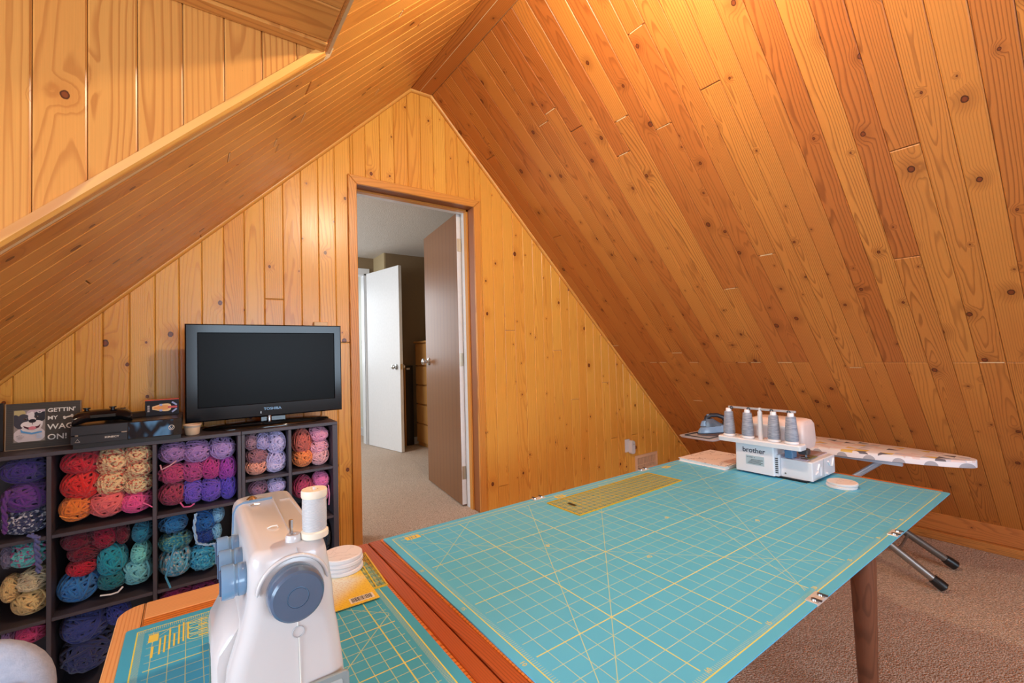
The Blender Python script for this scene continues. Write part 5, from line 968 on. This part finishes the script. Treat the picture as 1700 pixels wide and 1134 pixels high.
pic(ell(ox+0.028, oz+0.079, 0.0042, 0.0036), (92, 60, 46)); pic(ell(ox+0.0285, oz+0.079, 0.0026, 0.0026), (18, 14, 14)); pic(ell(ox+0.057, oz+0.085, 0.0042, 0.0034), (92, 60, 46)); pic(ell(ox+0.057, oz+0.085, 0.0026, 0.0025), (18, 14, 14)); pic(ell(ox+0.0293, oz+0.0800, 0.0008, 0.0008), (250, 250, 250)); pic(ell(ox+0.0578, oz+0.0860, 0.0008, 0.0008), (250, 250, 250))
pic(ell(ox+0.033, oz+0.058, 0.0165, 0.012), (234, 222, 218)); pic(ell(ox+0.056, oz+0.061, 0.015, 0.012), (234, 222, 218)); pic(ell(ox+0.045, oz+0.071, 0.0095, 0.0065), (34, 30, 36)); pic(ell(ox+0.045, oz+0.062, 0.0008, 0.0045), (80, 60, 64))
pic([(ox+0.022, oz+0.056), (ox+0.034, oz+0.050), (ox+0.046, oz+0.049), (ox+0.060, oz+0.053), (ox+0.066, oz+0.060), (ox+0.062, oz+0.047), (ox+0.050, oz+0.041), (ox+0.036, oz+0.042), (ox+0.026, oz+0.048)], (90, 40, 48)); pic(ell(ox+0.045, oz+0.046, 0.0095, 0.006), (224, 130, 140))
pic([(ox+0.016, oz+0.046), (ox+0.022, oz+0.038), (ox+0.044, oz+0.030), (ox+0.068, oz+0.034), (ox+0.070, oz+0.029), (ox+0.044, oz+0.024), (ox+0.018, oz+0.033)], (96, 156, 206), 'printed_collar')
for dx, dy, r_ in ((0.016, 0.014, 0.006), (0.009, 0.021, 0.0022), (0.014, 0.0235, 0.0022), (0.0195, 0.0225, 0.0022), (0.0235, 0.018, 0.0022)): pic(ell(ox+dx, oz+dy, r_, r_*0.85), (190, 174, 172), 'printed_paw')
for i in range(3): pic([(ox+0.056, oz+0.010+i*0.005), (ox+0.070, oz+0.011+i*0.005), (ox+0.070, oz+0.014+i*0.005), (ox+0.056, oz+0.013+i*0.005)], (200, 206, 226), 'printed_words')
pic(ell(ox+0.063, oz+0.102, 0.0055, 0.0045), (226, 216, 214), 'printed_badge'); pic(ell(ox+0.063, oz+0.102, 0.0032, 0.0026), (130, 120, 130), 'printed_badge')
fr2 = thing('picture_frame', 'black edge of a frame standing at the far left of the shelf', 'frame', (-0.58, 2.29, ZS))
obj('frame_border', MB().box(-0.64, -0.628, 2.285, 2.30, ZS+0.0006, ZS+0.165).box(-0.540, -0.528, 2.285, 2.30, ZS+0.0006, ZS+0.165).box(-0.628, -0.540, 2.285, 2.30, ZS+0.0006, ZS+0.013).box(-0.628, -0.540, 2.285, 2.30, ZS+0.153, ZS+0.165), BLACK, fr2, 0)
obj('picture_sheet', MB().box(-0.628, -0.540, 2.290, 2.298, ZS+0.013, ZS+0.153), plain('sheet_brown', (150, 110, 70), 0.6), fr2, 0)
# ------------------------------------------------------------------ chair whose back shows at the lower left corner
ch = thing('upholstered_chair', 'pale grey felt upholstered chair back at the lower left corner', 'chair', (-0.55, 1.45, 0))
N = NT('grey_felt'); o_ = N.obj(); f_ = N.noise(o_, 90.0, 4.0); N.bump(N.noise(o_, 300.0, 2.0), 0.4, 0.002); FELT = N.out(N.mix(f_, s2l((158, 170, 194)), s2l((196, 204, 220))), 0.95, 0, 0.1)
cbk = MB()
secs = [(-0.030, 0.03), (-0.022, 0.008), (0.0, 0.0), (0.022, 0.008), (0.030, 0.03)]
def bk(ins):
    pts = []; x0, x1, z0_, z1_ = -0.235+ins, 0.235-ins, 0.0+ins, 0.40-ins; r = 0.13
    for cx, cz, a0 in ((x1-r, z1_-r, 0), (x0+r, z1_-r, PI/2)):
        for k in range(9): a = a0+PI/2*k/8; pts.append((cx+r*math.cos(a), cz+r*math.sin(a)))
    pts += [(x0, z0_), (x1, z0_)]; return pts
obj('backrest', MB().loft([[(x, y_, z) for x, z in bk(ins)] for y_, ins in secs]), FELT, ch, 60, Matrix.Translation((-0.500, 1.50, 0.292)) @ Matrix.Rotation(-0.12, 4, 'X'))
obj('seat', MB().rrect([(0.40, -0.73, -0.29, 1.04, 1.47, 0.08), (0.42, -0.75, -0.27, 1.02, 1.48, 0.08), (0.455, -0.75, -0.27, 1.02, 1.48, 0.08), (0.47, -0.73, -0.29, 1.04, 1.47, 0.08)]), FELT, ch, 50)
for lx, ly in ((-0.72, 1.06), (-0.30, 1.06), (-0.72, 1.45), (-0.30, 1.45)): obj('leg', MB().lathe([(0, 0), (0.012, 0), (0.018, 0.40), (0, 0.40)], 12, (lx, ly, 0)), LEGW, ch, 40)
obj('back_post', MB().tube([(-0.68, 1.465, 0.42), (-0.68, 1.49, 0.60)], 0.012, 8), LEGW, ch, 40); obj('back_post', MB().tube([(-0.34, 1.465, 0.42), (-0.34, 1.49, 0.60)], 0.012, 8), LEGW, ch, 40)
